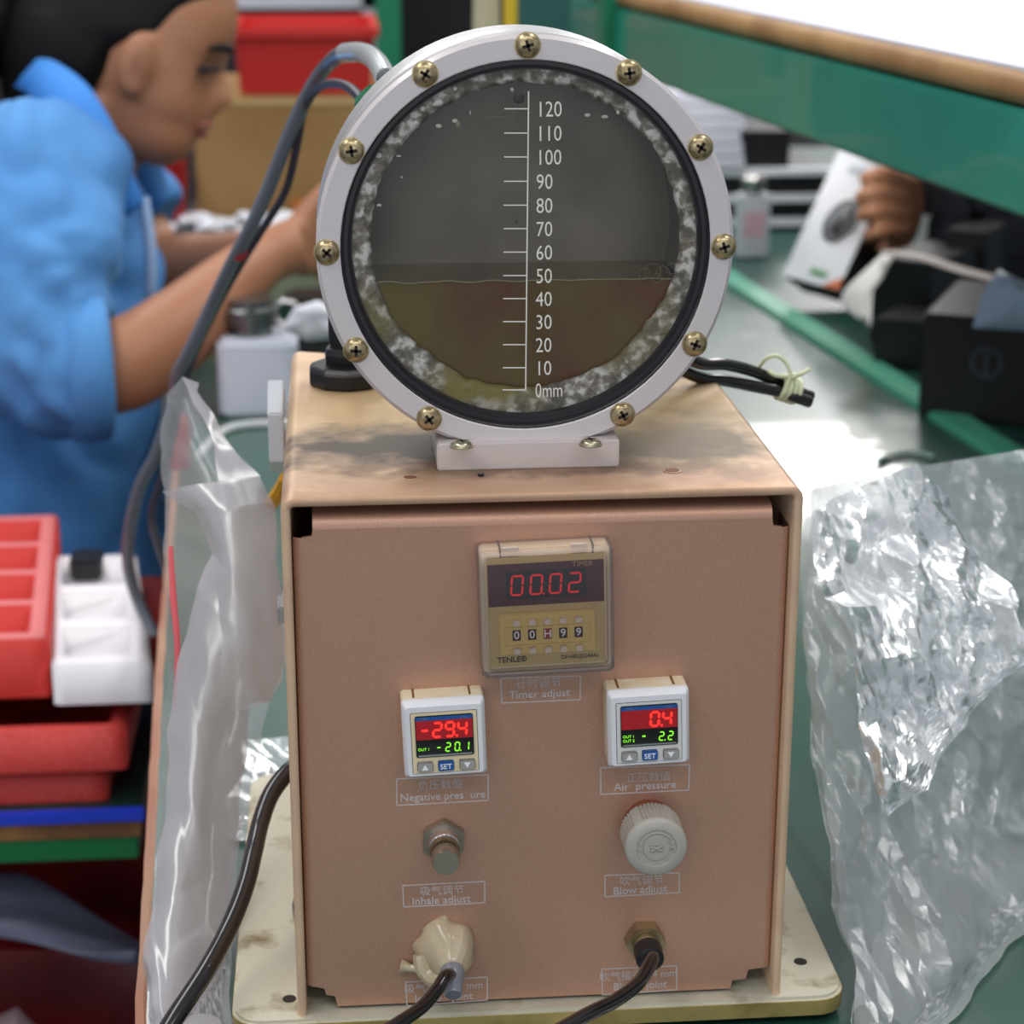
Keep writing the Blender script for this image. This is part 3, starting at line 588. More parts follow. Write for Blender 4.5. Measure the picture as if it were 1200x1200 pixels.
def tray(label,x0,x1,y0,y1,z0,z1,cells,m,skew=0,wall=.012,grp='foam trays stacked on the assembly bench',floor_=.006):
    """foam tray: solid slab with rows of open compartments; cells: list of (x0,x1,y0,y1)"""
    root=thing('foam_tray',label,'tray',((x0+x1)/2,(y0+y1)/2,z0),grp)
    xs=sorted(set([x0,x1]+[c[0] for c in cells]+[c[1] for c in cells])); ys=sorted(set([y0,y1]+[c[2] for c in cells]+[c[3] for c in cells]))
    bm=bmesh.new(); H={}
    for i in range(len(xs)-1):
        for j in range(len(ys)-1):
            cx,cy=(xs[i]+xs[i+1])/2,(ys[j]+ys[j+1])/2
            H[i,j]=z0+floor_ if any(c[0]<cx<c[1] and c[2]<cy<c[3] for c in cells) else z1
    sk=lambda x,y:x+skew*(y-y0)
    b=MB()
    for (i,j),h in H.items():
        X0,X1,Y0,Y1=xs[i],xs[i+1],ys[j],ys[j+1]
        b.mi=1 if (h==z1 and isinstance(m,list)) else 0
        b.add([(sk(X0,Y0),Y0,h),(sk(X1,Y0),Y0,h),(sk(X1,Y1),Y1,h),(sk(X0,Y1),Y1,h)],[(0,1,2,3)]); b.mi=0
        for (di,dj),e in {(1,0):((X1,Y0),(X1,Y1)),(-1,0):((X0,Y0),(X0,Y1)),(0,1):((X0,Y1),(X1,Y1)),(0,-1):((X0,Y0),(X1,Y0))}.items():
            o=H.get((i+di,j+dj),z0)
            if o<h: b.add([(sk(*e[0]),e[0][1],o),(sk(*e[1]),e[1][1],o),(sk(*e[1]),e[1][1],h),(sk(*e[0]),e[0][1],h)],[(0,1,2,3)])
    b.add([(sk(x0,y0),y0,z0),(sk(x1,y0),y0,z0),(sk(x1,y1),y1,z0),(sk(x0,y1),y1,z0)],[(0,1,2,3)])
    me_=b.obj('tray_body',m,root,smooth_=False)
    bm=bmesh.new(); bm.from_mesh(me_.data); bmesh.ops.remove_doubles(bm,verts=bm.verts,dist=1e-5); bmesh.ops.recalc_face_normals(bm,faces=bm.faces)
    es=[e for e in bm.edges if len(e.link_faces)==2 and e.calc_face_angle(0)>.6]
    bmesh.ops.bevel(bm,geom=es,offset=.0022,segments=2,affect='EDGES',clamp_overlap=True); bm.to_mesh(me_.data); bm.free()
    for p in me_.data.polygons: p.use_smooth=True
    adopt(root); return root
def grid_cells(x0,x1,y0,y1,nx,ny,g,m_=.012):
    C=[]; wx=(x1-x0-2*m_-(nx-1)*g)/nx; wy=(y1-y0-2*m_-(ny-1)*g)/ny
    for i in range(nx):
        for j in range(ny): a=x0+m_+i*(wx+g); c=y0+m_+j*(wy+g); C.append((a,a+wx,c,c+wy))
    return C
tray('red foam tray at the bottom of the stack',-.44,-.137,.540,.74,.7505,.7765,grid_cells(-.44,-.137,.54,.74,2,2,.012,.014),redf)
tray('red foam tray second from the bottom, sticking out furthest of the lower two',-.44,-.122,.530,.76,.777,.8050,[(-.43+.0,-.222,.545,.745),(-.214,-.134,.545,.745)],redf)
tray('thin dark red foam tray directly under the white tray',-.46,-.104,.585,.80,.8055,.8170,[],mat('dark_red_foam',(150,30,28),.6))
tray('white foam tray beside the tall red tray',-.1680,-.1040,.545,.775,.8175,.8440,[(-.1610,-.115,.566,.618),(-.1610,-.115,.636,.69),(-.1610,-.115,.708,.758)],whf,skew=-.13,floor_=.010)
tray('tall red foam tray with four open compartments on top',-.43,-.1715,.560,.835,.8175,.8580,[(-.42,-.186,.576+.064*i,.576+.064*i+.050) for i in range(4)],[mat('bright_red_foam',(196,46,38),.6,bump=(500,.4)),mat('sheen_tinted_red_foam',(206,112,112),.7)],skew=-.10,floor_=.004)  # pinker second material paints the sheen onto the top faces
b=MB(); c=PX(105,672,'z',.832); b.rbox(c.x-.013,c.x+.011,c.y-.018,c.y+.012,.832,.848,.006,'z'); tag(b.obj('foam_insert',black,bevel=.002),'small black piece lying in the white foam tray','part')
# red plastic bags on the lower shelf
def lump(name,label,cat,cx,cy,cz,rx,ry,rz,m,seed=0,amp=.35,group=None,rot=0):
    b=MB(); Rr=Matrix.Rotation(rot,3,'Y'); n=28; rings=[]
    b.ell((0,0,0),1,1,1,32)
    vs=[]
    for p in b.v:
        p=V(p); q_=p*1.6+V((seed*7,seed*3,0)); f_=1+amp*noise.noise(q_)+amp*.5*abs(noise.noise(q_*2.7))
        p=p*f_; p=Rr@V((p.x*rx,p.y*ry,p.z*rz)); vs.append((cx+p.x,cy+p.y,max(cz+p.z,.4155)))
    b.v=vs; return tag(b.obj(name,m),label,cat,group)
rbag=mat('red_bag_film',(104,14,24),.4,var=(14,(80,8,18),.4,.6),bump=(40,.6)); 
lump('red_bag','crumpled dark red bag lying under the left bench','bag',-.20,.74,.50,.17,.10,.13,rbag,1)
lump('red_bag','low dark red bag at the front of the shelf under the left bench','bag',-.16,.66,.44,.15,.07,.06,rbag,2)
lump('orange_bag','orange plastic bag in the shade under the left bench','bag',-.275,.64,.475,.06,.05,.05,mat('orange_film',(190,60,16),.4,bump=(60,.5)),5)
lump('blue_bin_bag','blue bag pushed far back under the left bench','bag',-.29,.80,.60,.05,.05,.05,mat('blue_film',(24,30,120),.4),6)
# grey-blue sheet draped over the bags
b=MB(); rows=[]
LP=[((-10,1020),(-10,1100)),((30,1022),(30,1108)),((70,1045),(75,1120)),((120,1075),(110,1122)),((172,1100),(165,1112)),]
for k,(p,q_) in enumerate(LP):
    a=PX(*p,'y',.60); c=PX(*q_,'y',.555); rows.append([a+(c-a)*(i/8)+V((0,-.02*sin(pi*i/8),.004*sin(i*1.7+k))) for i in range(9)])
b.loft(rows,closed=False,cap=False); o=b.obj('grey_bag',mat('grey_film',(104,108,130),.45,bump=(60,.4))); so=o.modifiers.new('s','SOLIDIFY'); so.thickness=.004; o.modifiers.new('sub','SUBSURF').render_levels=1; tag(o,'grey blue plastic bag slung below the left bench rail','bag')
b=MB(); rows=[]
for k,(p,q_) in enumerate([((-10,1195),(-10,1290)),((20,1180),(20,1290)),((50,1210),(45,1290)),((60,1240),(58,1290))]):
    a=PX(*p,'y',.57); c=PX(*q_,'y',.54); rows.append([a+(c-a)*(i/6)+V((0,-.012*sin(pi*i/6),0)) for i in range(7)])
b.loft(rows,closed=False,cap=False); o=b.obj('pale_bag',mat('pale_film',(150,128,134),.45)); so=o.modifiers.new('s','SOLIDIFY'); so.thickness=.004; tag(o,'pale pinkish bag below the orange bag','bag')
# ------------------------------------------------------------------ shelf over the packing bench
SD=V((-.111,.994,0)).normalized(); SP=PX(1200,130,'d',1.15); SN=V((SD.y,-SD.x,0))   # SN points right, away from the view
def SPX(px,py,off=0):
    d=ray(px,py); P0=SP+SN*off; t=(P0-CAM).dot(SN)/d.dot(SN); return CAM+d*t
zt=SP.z; zbm=SPX(1200,257).z; tmax=1.75
sh=thing('steel_shelf','green steel shelf with wood lipped board covered in white sheet','shelf',(SP.x,1.4,0))
def sbox(u0,u1,v0,v1,z0,z1,nm,m,bev=0,base=SP):
    """u along the shelf, v to the right"""
    c=[base+SD*u+SN*v for u,v in ((u0,v0),(u1,v0),(u1,v1),(u0,v1))]
    b=MB(); b.prism([(p.x,p.y,z0) for p in c],[(p.x,p.y,z1) for p in c]); return b.obj(nm,m,sh,bevel=bev)
gb=mat('green_beam',(40,142,116),.32,coat=.3,var=(4,(32,128,112),.35,.65))
pe=SPX(750,30); ulen=(pe-SP).dot(SD)
sbox(-.5,ulen+.3,0,.04,zbm,zt,'beam',gb,.003)
sbox(-.5,ulen+.3,.7,.74,zbm,zt,'beam',gb,.003)
a=SPX(1200,85); 
b=MB(); zc=zt+.0120; rw=.0120
pts=[SP+SD*(-.5+(ulen+.75)*i/24)+SN*.0105 for i in range(25)]
b.loft([[V((p.x,p.y,0))+SN*(-rw*cos(t) if cos(t)>0 else -rw*.2*cos(t))+V((0,0,zc+(.0112+.0006*noise.noise(V((i*.6,t,0))))*sin(t))) for t in ring(16)] for i,p in enumerate(pts)])
b.obj('wood_lip',mat('bare_wood',(190,150,100),.5,var=(9,(150,110,68),.35,.65),bump=(120,.3)),sh)
sbox(-.5,ulen+.25,.01,.78,zt+.003,zt+.021,'board',mat('shelf_board',(180,150,110),.6))
sbox(-.5,ulen+.25,.004,.78,zt+.021,zt+.0235,'white_sheet',mat('white_sheet',(214,216,228),.5,bump=(8,.1)))
po=SPX(729,40)
for v in (-.012,.70): sbox((po-SP).dot(SD)-.025+.05,(po-SP).dot(SD)+.06,v,v+.04,.9006,zt+.6,'post',gp,.002)
adopt(sh)
b=MB(); c=SP+SD*1.0+SN*.38; b.box(c.x-.12,c.x+.10,c.y-.1,c.y+.2,zt+.0245,zt+.20); tag(b.obj('brown_carton',mat('carton',(120,84,60),.7)),'brown carton standing far back on the white covered shelf','box')
c=SP+SD*.95+SN*.22; ul=area((c.x,c.y,zbm-.012),.06,.9,.9,(1,.98,.95),(0,0,.11)); ul.name='under_shelf_fill'  # unseen fill light added to brighten the hand and boxes below the shelf
# ------------------------------------------------------------------ things on the packing bench
def boxat(name,label,cat,p0,p1,depth,h,m,rot=-.07,z=.9,group=None,bev=.002,extra=None):
    """box whose near bottom edge runs between two pixels on plane z"""
    a=PX(*p0,'z',z); c=PX(*p1,'z',z); d=(c-a); d.z=0; nn=V((-d.y,d.x,0)).normalized()
    if nn.y<0: nn=-nn
    root=thing(name,label,cat,tuple((a+c)/2+nn*depth/2),group)
    b=MB(); P=[a,c,c+nn*depth,a+nn*depth]; b.prism([(p.x,p.y,z) for p in P],[(p.x,p.y,z+h) for p in P]); body=b.obj('box_body',m,root,bevel=bev)
    if extra: extra(root,a,c,nn,d.normalized(),z,h)
    adopt(root); return root
blk=mat('black_card',(20,22,26),.45); blk2=mat('black_card_print',(26,28,36),.4,var=(60,(46,48,58),.58,.62)); wht=mat('white_card',(222,226,234),.45); sil=mat('silver_mark',(70,72,78),.4)
def emblem(root,a,c,nn,dd,z,h):
    m_=(a+c)/2; b=MB(); p=V((m_.x,m_.y,z+h*.58))-nn*.0008; b.torus(p,tuple(nn),.012,.0022,20,6); b.tube([p+V((0,0,.012)),p-V((0,0,.014))],.0022,6,1); b.obj('emblem',sil,root)
def lidded(root,a,c,nn,dd,z,h):
    b=MB(); e=.0015; P=[a-dd*e-nn*e,c+dd*e-nn*e,c+dd*e+nn*.2,a-dd*e+nn*.2]; b.prism([(p.x,p.y,z+h*.72) for p in P],[(p.x,p.y,z+h+.001) for p in P]); b.obj('box_lid',blk,root,bevel=.001)
boxat('black_box','large plain black box with grey round emblem on the packing bench','box',(1075,487),(1230,502),.16,.088,blk,extra=emblem)
boxat('black_box','small dark box standing beside the large emblem box','box',(1022,428),(1078,434),.09,.045,blk,extra=None)
boxat('black_box','medium black box beneath the crumpled grey strap','box',(1018,402),(1085,412),.12,.085,blk,extra=None)
boxat('black_box','glossy black box behind the emblem box under the pale bag','box',(1100,385),(1150,390),.07,.10,blk,extra=None)
# stacked dark printed boxes under the beam
def stack(px0,py0,px1,py1,dep,hs,lab):
    z=.9
    for i,h in enumerate(hs):
        boxat('printed_box','dark printed carton %s, %s'%(lab,('at the bottom of its pile','second up in its pile','third up in its pile','at the top of its pile')[i]),'box',(px0+3*i,py0-(i*0)),(px1,py1),dep,h,blk2,z=.9,group='dark printed cartons behind the black boxes') if i==0 else None
        if i:
            a=PX(px0,py0,'z',.9); c=PX(px1,py1,'z',.9); d=c-a; d.z=0; nn=V((-d.y,d.x,0)).normalized(); nn=nn if nn.y>0 else -nn; sft=d.normalized()*(.006*((i%2)*2-1))
            b=MB(); P=[a+sft,c+sft,c+nn*dep+sft,a+nn*dep+sft]; b.prism([(p.x,p.y,z+.0004) for p in P],[(p.x,p.y,z+h) for p in P])
            tag(b.obj('printed_box',blk2,bevel=.002),'dark printed carton %s, %s'%(lab,('','second up in its pile','third up in its pile','at the top of its pile')[i]),'box','dark printed cartons behind the black boxes')
            # small lighter strip of print
            q_=V(((a+c)/2).to_tuple())
        z+=h+.0005
stack(1075,345,1135,352,.12,(.045,.04,.04,.04),'left of the blue one')
stack(1140,352,1215,362,.12,(.05,.045,.045),'at the frame edge')
# leaning phone-style box held by the hand
M0=PX(935,325,'z',.905); 
root=thing('white_box','white slim box with black oval earphone picture, held tilted','box',tuple(M0))
def quad3(pts,d): return [PX(x,y,'d',d+dd) for x,y,dd in pts]
A=quad3([(917,322,0),(982,340,-.02),(1043,205,.03),(985,172,.05)],2.12); nn=(A[1]-A[0]).cross(A[3]-A[0]).normalized(); nn=-nn if nn.y<0 else nn
th=.028
b=MB(); b.prism(A,[p+nn*.002 for p in A]); b.obj('box_front',wht,root)
b=MB(); b.prism([p+nn*.002 for p in A],[p+nn*th+V((.020,0,-.004)) for p in A]); b.obj('box_body',blk,root,bevel=.001)
def onA(u,v): return A[0]+(A[1]-A[0])*u+(A[3]-A[0])*v
b=MB(); ctr=onA(.56,.48); ex=(A[1]-A[0])*.5*.62; ey=(A[3]-A[0])*.5*.36; e1=(ey*.9+ex*.25); e2=(ex*.85-ey*.1)
b.prism([ctr+e1*cos(t)+e2*sin(t)-nn*.0012 for t in ring(28)],[ctr+e1*cos(t)+e2*sin(t) for t in ring(28)]); b.obj('oval_picture',mat('oval_black',(28,30,36),.3),root)
b=MB(); b.prism([ctr+e1*cos(t)*.8+e2*sin(t)*.8-nn*.0016 for t in ring(28)],[ctr+e1*cos(t)*.8+e2*sin(t)*.8-nn*.001 for t in ring(28)]); b.obj('oval_inner',mat('oval_blue_grey',(70,78,92),.3),root)
b=MB(); b.tube([ctr+e1*.6-nn*.003,ctr+e2*.1-nn*.004,ctr-e1*.6-nn*.003],[.006,.009,.007],10,4,flat=.3); b.obj('earphone_picture',mat('oval_black',(28,30,36),.3),root)
b=MB(); b.prism([onA(u,v)-nn*.0012 for u,v in ((.72,0.0),(1,0),(1,.09))],[onA(u,v)-nn*.0 for u,v in ((.72,0.0),(1,0),(1,.09))]); b.obj('orange_corner',mat('orange_print',(214,110,50),.4),root)
b=MB(); b.prism([onA(u,v)-nn*.0012 for u,v in ((.42,.06),(.72,.06),(.72,.10),(.42,.10))],[onA(u,v) for u,v in ((.42,.06),(.72,.06),(.72,.10),(.42,.10))]); b.obj('green_line',mat('green_print',(90,160,110),.4),root)
b=MB(); b.prism([onA(u,v)-nn*.0012 for u,v in ((.30,.84),(.75,.86),(.75,.90),(.30,.88))],[onA(u,v) for u,v in ((.30,.84),(.75,.86),(.75,.90),(.30,.88))]); b.obj('grey_line',mat('grey_print',(176,184,196),.4),root)
adopt(root)
# white bottle with silver cap
c=PX(880,300,'z',.9); bt=thing('white_bottle','small white bottle with silver cap beside dark shelf drawers','bottle',tuple(c))
b=MB(); b.rbox(c.x-.020,c.x+.020,c.y-.012,c.y+.012,.9,.975,.006,'z'); b.obj('bottle_body',mat('bottle_white',(196,200,208),.4,sss=.1),bt,bevel=.002)
b=MB(); b.lathe((c.x,c.y,.975),(0,0,1),[(.010,0),(.010,.006),(.015,.007),(.016,.018),(.013,.022)],20); b.obj('bottle_cap',steel,bt)
b=MB(); b.box(c.x-.013,c.x+.013,c.y-.0125,c.y-.012,.925,.955); b.obj('bottle_label',mat('label_pink',(206,170,180),.5),bt); adopt(bt)
# black drawer unit with white edged fronts
c0=PX(858,292,'z',.9); c1=PX(975,292,'z',.9); 
dr=thing('parts_rack','black parts rack with thin white shelf edges','rack',tuple((c0+c1)/2))
X0,X1,Y0=c0.x-.06,c1.x+.03,c0.y+.15; zr=PX(860,200,'y',c0.y+.15).z
b=MB(); b.box(X0,X1,Y0,Y0+.2,.8995,zr); b.obj('rack_body',blk,dr)
for z in [PX(860,q_,'y',Y0-.014).z for q_ in (288,262,234,203)]:
    b=MB(); b.box(X0,X1,Y0-.014,Y0,z-.004,z+.005); b.obj('shelf_edge',wht,dr)
adopt(dr)
# pile of white paper above
for i in range(6):
    b=MB(); b.box(X0-.02+.004*(i%2),X0+.098-.003*(i%3),Y0-.02,Y0+.18,zr+.006+i*.016,zr+.006+i*.016+.0145); tag(b.obj('paper_ream',mat('ream_white',(190,192,204),.6)),'white paper ream on the black rack, %s'%('lowest','second from below','third from below','fourth from below','fifth from below','topmost')[i]+' of the pile','paper','white paper reams piled on the rack')
b=MB(); b.box(X0+.104,X0+.16,Y0+.0,Y0+.15,zr+.001,zr+.05); tag(b.obj('black_carton',blk),'black carton beside the paper reams','box')
# pale blue plastic bag and white ties
def bagfold(name,label,P,d,m,seed=1,amp=.012,thick=.0):
    b=MB(); ctr=sum((PX(x,y,'d',d) for x,y in P),V())/len(P); outl=[]
    m_=len(P); N=6
    pts=[PX(x,y,'d',d) for x,y in P]; fine=[]
    for i in range(m_):
        for k in range(5): fine.append(pts[i].lerp(pts[(i+1)%m_],k/5))
    for side in (-1,1):
        rings=[[p.lerp(ctr,k/N)+fw*side*(amp*2*math.sqrt(1-((N-k)/N)**2)+amp*noise.noise(p.lerp(ctr,k/N)*45+V((seed,side,0))) if k else 0) for p in fine] for k in range(N)]
        o=len(b.v); b.loft(rings,cap=False); o=len(b.v); b.add(rings[-1],[tuple(range(len(fine)))])
    return tag(b.obj(name,m,angle=2),label,'bag')
bagfold('plastic_bag','pale blue crumpled plastic bag on the black boxes',[(1140,384),(1150,345),(1170,316),(1200,330),(1235,335),(1235,390)],1.63,mat('pale_blue_bag',(176,196,220),.4,bump=(80,.5)),2)
b=MB(); b.tube([PX(1035,296,'d',1.9),PX(1080,302,'d',1.88),PX(1130,318,'d',1.86),PX(1180,330,'d',1.84)],[.006,.009,.009,.008],10,5,flat=.35); tag(b.obj('crumpled_strap',mat('strap_grey',(168,160,156),.5,bump=(80,.5))),'long crumpled grey beige strap lying over the black boxes','strap')
b=MB(); b.tube([PX(1040,300,'d',1.92),PX(1020,325,'d',1.9),PX(1002,348,'d',1.88),PX(1012,372,'d',1.86)],[.006,.012,.014,.004],10,5,flat=.4); tag(b.obj('white_tag',mat('tag_white',(214,214,210),.5)),'twisted white paper tag hanging beside the slim white box','tag')
b=MB(); pts=[PX(1035+50*cos(t)-15,541+9*sin(t),'z',.903) for t in [pi*.05+pi*1.0*i/10 for i in range(11)]]; pts=[PX(1030,540,'z',.9027),PX(1045,534,'z',.9027),PX(1070,531,'z',.9027),PX(1095,536,'z',.9027)]
b.tube(pts,.0024,8,6); tag(b.obj('pale_string_scrap',mat('pale_cord',(120,150,136),.5)),'short pale string scrap lying on the green bench mat','string')
# ------------------------------------------------------------------ things behind, on our bench
c=PX(300,490,'z',.9); jg=thing('white_container','white plastic container with steel clamp lid on the bench mat','container',tuple(c))
b=MB(); b.rbox(c.x-.031,c.x+.036,c.y,c.y+.06,.9,.966,.010,'z'); b.obj('container_body',mat('container_white',(206,210,222),.45),jg,bevel=.004)
b=MB(); b.lathe((c.x-.002,c.y+.03,.966),(0,0,1),[(.018,0),(.018,.008),(.023,.009),(.023,.022),(.019,.024),(.019,.030)],24); b.obj('steel_lid',mat('lid_steel',(120,124,124),.25,.9),jg)
b=MB(); b.torus((c.x+.028,c.y+.02,.985),(0,1,0),.010,.0022,20,8); b.obj('clamp_loop',steel,jg); adopt(jg)
b=MB(); c=PX(262,520,'z',.9)
b.tube([PX(232,535,'z',.903),PX(262,505,'z',.903),PX(300,497,'z',.903),PX(345,497,'z',.903)],.0035,8,6); tag(b.obj('white_strap',mat('strap_white',(200,204,204),.4)),'white curved band lying on the mat in front of the container','strap')
b=MB(); c=PX(372,420,'z',.9); b.lathe((c.x,c.y+.03,.9),(0,0,1),[(.030,0),(.030,.008),(.024,.010),(.024,.045),(.030,.047),(.030,.056)],28); tag(b.obj('dark_spool',mat('spool_dark',(40,44,42),.4)),'dark spool standing behind the tester box','spool')
b=MB(); c=PX(325,392,'z',.9); b.rbox(c.x-.02,c.x+.02,c.y,c.y+.03,.9,.93,.005,'z'); tag(b.obj('green_block',mat('spool_green',(60,100,80),.5),bevel=.003),'small green block behind the white container','block')
bagfold('foam_pouch','crumpled white pouch beside the dark spool behind the tester',[(330,385),(345,360),(372,352),(400,362),(405,395),(360,400)],1.62,mat('pouch_white',(205,208,214),.5,bump=(80,.4)),4,.010)
# carton with red bin on top behind the worker
c0=PX(232,272,'z',.9); c1=PX(420,272,'z',.9); hgt=.185
bx=thing('brown_carton','brown cardboard carton under the red bin behind the worker','box',((c0.x+c1.x)/2,c0.y+.15,.9))
zt2=PX(300,112,'y',c0.y).z
b=MB(); b.box(c0.x,c1.x+.05,c0.y,c0.y+.30,.9,zt2); b.obj('carton_body',mat('brown_card',(168,132,84),.7,var=(6,(146,110,62),.35,.65)),bx,bevel=.002)
b=MB(); b.box(c0.x-.001,c1.x+.05,c0.y-.0012,c0.y,zt2-.012,zt2-.004); b.obj('carton_flap_edge',mat('card_edge',(190,160,110),.7),bx)
b=MB(); b.box(c0.x+.12,c0.x+.19,c0.y-.0015,c0.y,.925,.94); b.obj('orange_mark',mat('orange_mark',(196,110,40),.6),bx); adopt(bx)
zt3=PX(350,30,'y',c0.y+.05).z
a_=PX(275,100,'y',c0.y).x; e_=PX(440,100,'y',c0.y).x
b=MB(); b.loft([[(x,y,z) for x,y in rrect(a_+ins,e_-ins,c0.y+.0+ins,c0.y+.26-ins,.015)] for z,ins in ((zt2+.001,.006),(zt3-.012,0),(zt3-.011,-.006),(zt3,-.006),(zt3,.004),(zt2+.01,.010))])
tag(b.obj('red_bin',mat('red_bin',(196,44,40),.4,bump=(60,.1))),'red plastic bin on top of the brown carton','bin')
# red jar-like bin and dark block behind the worker's chin
c=PX(200,262,'z',.9)
b=MB(); b.lathe((c.x-.02,c.y-.1,.9),(0,0,1),[(.045,0),(.050,.06),(.052,.07),(.052,.10)],28); tag(b.obj('red_tub',mat('crimson_tub',(150,10,24),.4)),'crimson tub behind the worker','tub')
# black/white rack above and green post further back
c=PX(350,60,'y',2.9)
rk=thing('display_cabinet','black cabinet with grey white frame behind the red bin','cabinet',(c.x,3.0,0))
b=MB(); x0=PX(262,0,'y',2.9).x; x1=PX(440,0,'y',2.9).x; b.box(x0,x1,2.9,3.3,0,1.8); b.obj('cabinet_body',mat('cabinet_dark',(34,26,36),.5),rk)
b=MB(); z=PX(300,9,'y',2.88).z; b.box(x0,x1,2.86,2.9,z,z+.08); b.obj('cabinet_rail',mat('frame_white',(196,198,206),.5),rk)
b=MB(); x=PX(424,0,'y',2.88).x; b.box(x,PX(440,0,'y',2.88).x,2.86,2.9,0,1.8); b.obj('cabinet_stile',mat('frame_white',(196,198,206),.5),rk); adopt(rk)
b=MB(); b.box(PX(440,0,'y',2.8).x,PX(469,0,'y',2.8).x,2.8,2.85,0,1.9); tag(b.obj('green_upright',gp),'narrow green upright beside the dark cabinet','post')
b=MB(); b.box(PX(469,0,'y',3.1).x,PX(700,0,'y',3.1).x,3.1,3.5,0,1.9); tag(b.obj('black_cabinet',mat('cabinet_black',(20,20,24),.6)),'tall plain black cabinet behind the round window','cabinet')
b=MB(); c=PX(570,30,'d',1.9); b.lathe((c.x,c.y,.9),(0,0,1),[(.04,0),(.04,.15),(.0145,.20),(.012,.34)],24); tag(b.obj('beige_bottle',mat('beige_bottle',(186,180,150),.4)),'beige bottle neck peeking over the round window','bottle')
b=MB(); c=PX(598,20,'d',1.85); b.lathe((c.x,c.y,.9),(0,0,1),[(.012,0),(.0065,.02),(.0065,.40)],16); tag(b.obj('yellow_rod',mat('yellow_rod',(206,176,40),.4)),'yellow rod standing behind the round window','rod')
b=MB(); b.box(PX(610,0,'y',1.9).x,PX(700,0,'y',1.9).x,1.9,2.0,.9,PX(640,22,'y',1.9).z+.06); tag(b.obj('teal_box',mat('teal_box',(40,90,84),.5)),'teal box just visible above the round window','box')
# ------------------------------------------------------------------ cables
cb=thing('signal_cable','thick grey cable arching down from the round window past the worker','cable',(.02,.09,1.2))
gc=mat('grey_cable',(96,102,112),.35,coat=.3)
pts=[PX(452,92,'d',.86),PX(441,72,'d',.90),PX(425,62,'d',.95),PX(404,62,'d',1.0),PX(382,78,'d',1.05),PX(360,112,'d',1.08),PX(338,160,'d',1.1),PX(318,212,'d',1.12),PX(296,262,'d',1.14),PX(270,312,'d',1.17),PX(246,362,'d',1.2),PX(222,412,'d',1.22),PX(208,440,'d',1.24),PX(202,470,'d',1.26),PX(184,530,'d',1.28),PX(164,570,'d',1.3),PX(152,620,'d',1.32),PX(150,660,'d',1.34),PX(160,700,'d',1.36),PX(182,745,'d',1.36)]
b=MB(); b.tube(pts,[.0042]*4+[.0040]*16,12,6); b.obj('cable_sheath',gc,cb)
b=MB(); b.tube(pts[:4],[.0048]*4,12,6); tag(b.obj('clear_sleeve',mat('pale_sleeve',(196,202,204),.25,coat=.5),cb),'pale sleeve at the upper end')
adopt(cb)
cb=thing('signal_cable','thin dark wire with red ties running alongside the grey cable','cable',(.02,.09,1.2))
b=MB(); pts2=[PX(425,118,'d',.9),PX(410,103,'d',.95),PX(392,98,'d',1.0),PX(372,104,'d',1.05),PX(356,130,'d',1.09),PX(346,180,'d',1.11),PX(334,225,'d',1.13),PX(308,268,'d',1.15),PX(276,320,'d',1.18),PX(248,372,'d',1.21),PX(226,420,'d',1.23),PX(212,470,'d',1.26),PX(196,540,'d',1.28),PX(178,600,'d',1.3),PX(186,640,'d',1.33),PX(200,680,'d',1.36)]
b.tube(pts2,.0024,8,6); b.obj('cable_sheath',mat('dark_wire',(58,52,66),.4),cb)
for p,q_ in ((PX(283,292,'d',1.158),PX(279,300,'d',1.162)),):
    b=MB(); b.tube([p,q_],.0045,8,1); b.obj('red_tie',mat('red_tie',(170,40,50),.5),cb)
b=MB(); b.tube([PX(428,122,'d',.89),PX(438,112,'d',.87)],.005,10,1); b.obj('green_plug',mat('plug_green',(40,130,90),.4),cb); adopt(cb)
# black leads tied with pale wire, right of the drum
ld=thing('cable_bundle','two black leads tied together with pale green string','cable',(.2,.16,1.13))
b=MB(); b.tube([(.125,.118,1.150),(.150,.135,1.150),PX(815,424,'d',.872),PX(850,427,'d',.885),PX(885,436,'d',.90),PX(915,450,'d',.91),PX(931,458,'d',.913),PX(951,465,'d',.917)],.0027,12,8); b.obj('lead',cable_m,ld)
b=MB(); b.tube([(.125,.125,1.141),(.150,.14,1.141),PX(815,441,'d',.88),PX(850,446,'d',.892),PX(885,453,'d',.90),PX(915,459,'d',.905),PX(929,464,'d',.905),PX(949,471,'d',.909)],.0027,12,8); b.obj('lead',cable_m,ld)
st=mat('pale_string',(206,212,176),.5)
dr_=(PX(951,466,'d',.913)-PX(915,454,'d',.907)).normalized()
for i in range(4):
    p=PX(924,456,'d',.908)-dr_*.004+dr_*(i*.0024); b=MB(); b.torus(p,tuple(dr_),.0052,.0013,24,8); b.obj('string_turn',st,ld)
k=PX(929,441,'d',.903)
b=MB(); b.tube([PX(889,431,'d',.905),PX(898,420,'d',.90),PX(910,417,'d',.898),PX(920,424,'d',.899),PX(926,438,'d',.9),PX(922,452,'d',.901)],.0009,8,6)
b.tube([PX(900,434,'d',.899),PX(910,440,'d',.899),k,PX(940,438,'d',.9),PX(949,432,'d',.9)],.0010,8,6); b.ell(k,.0025,.002,.002,8); b.obj('string_bow',st,ld); adopt(ld)
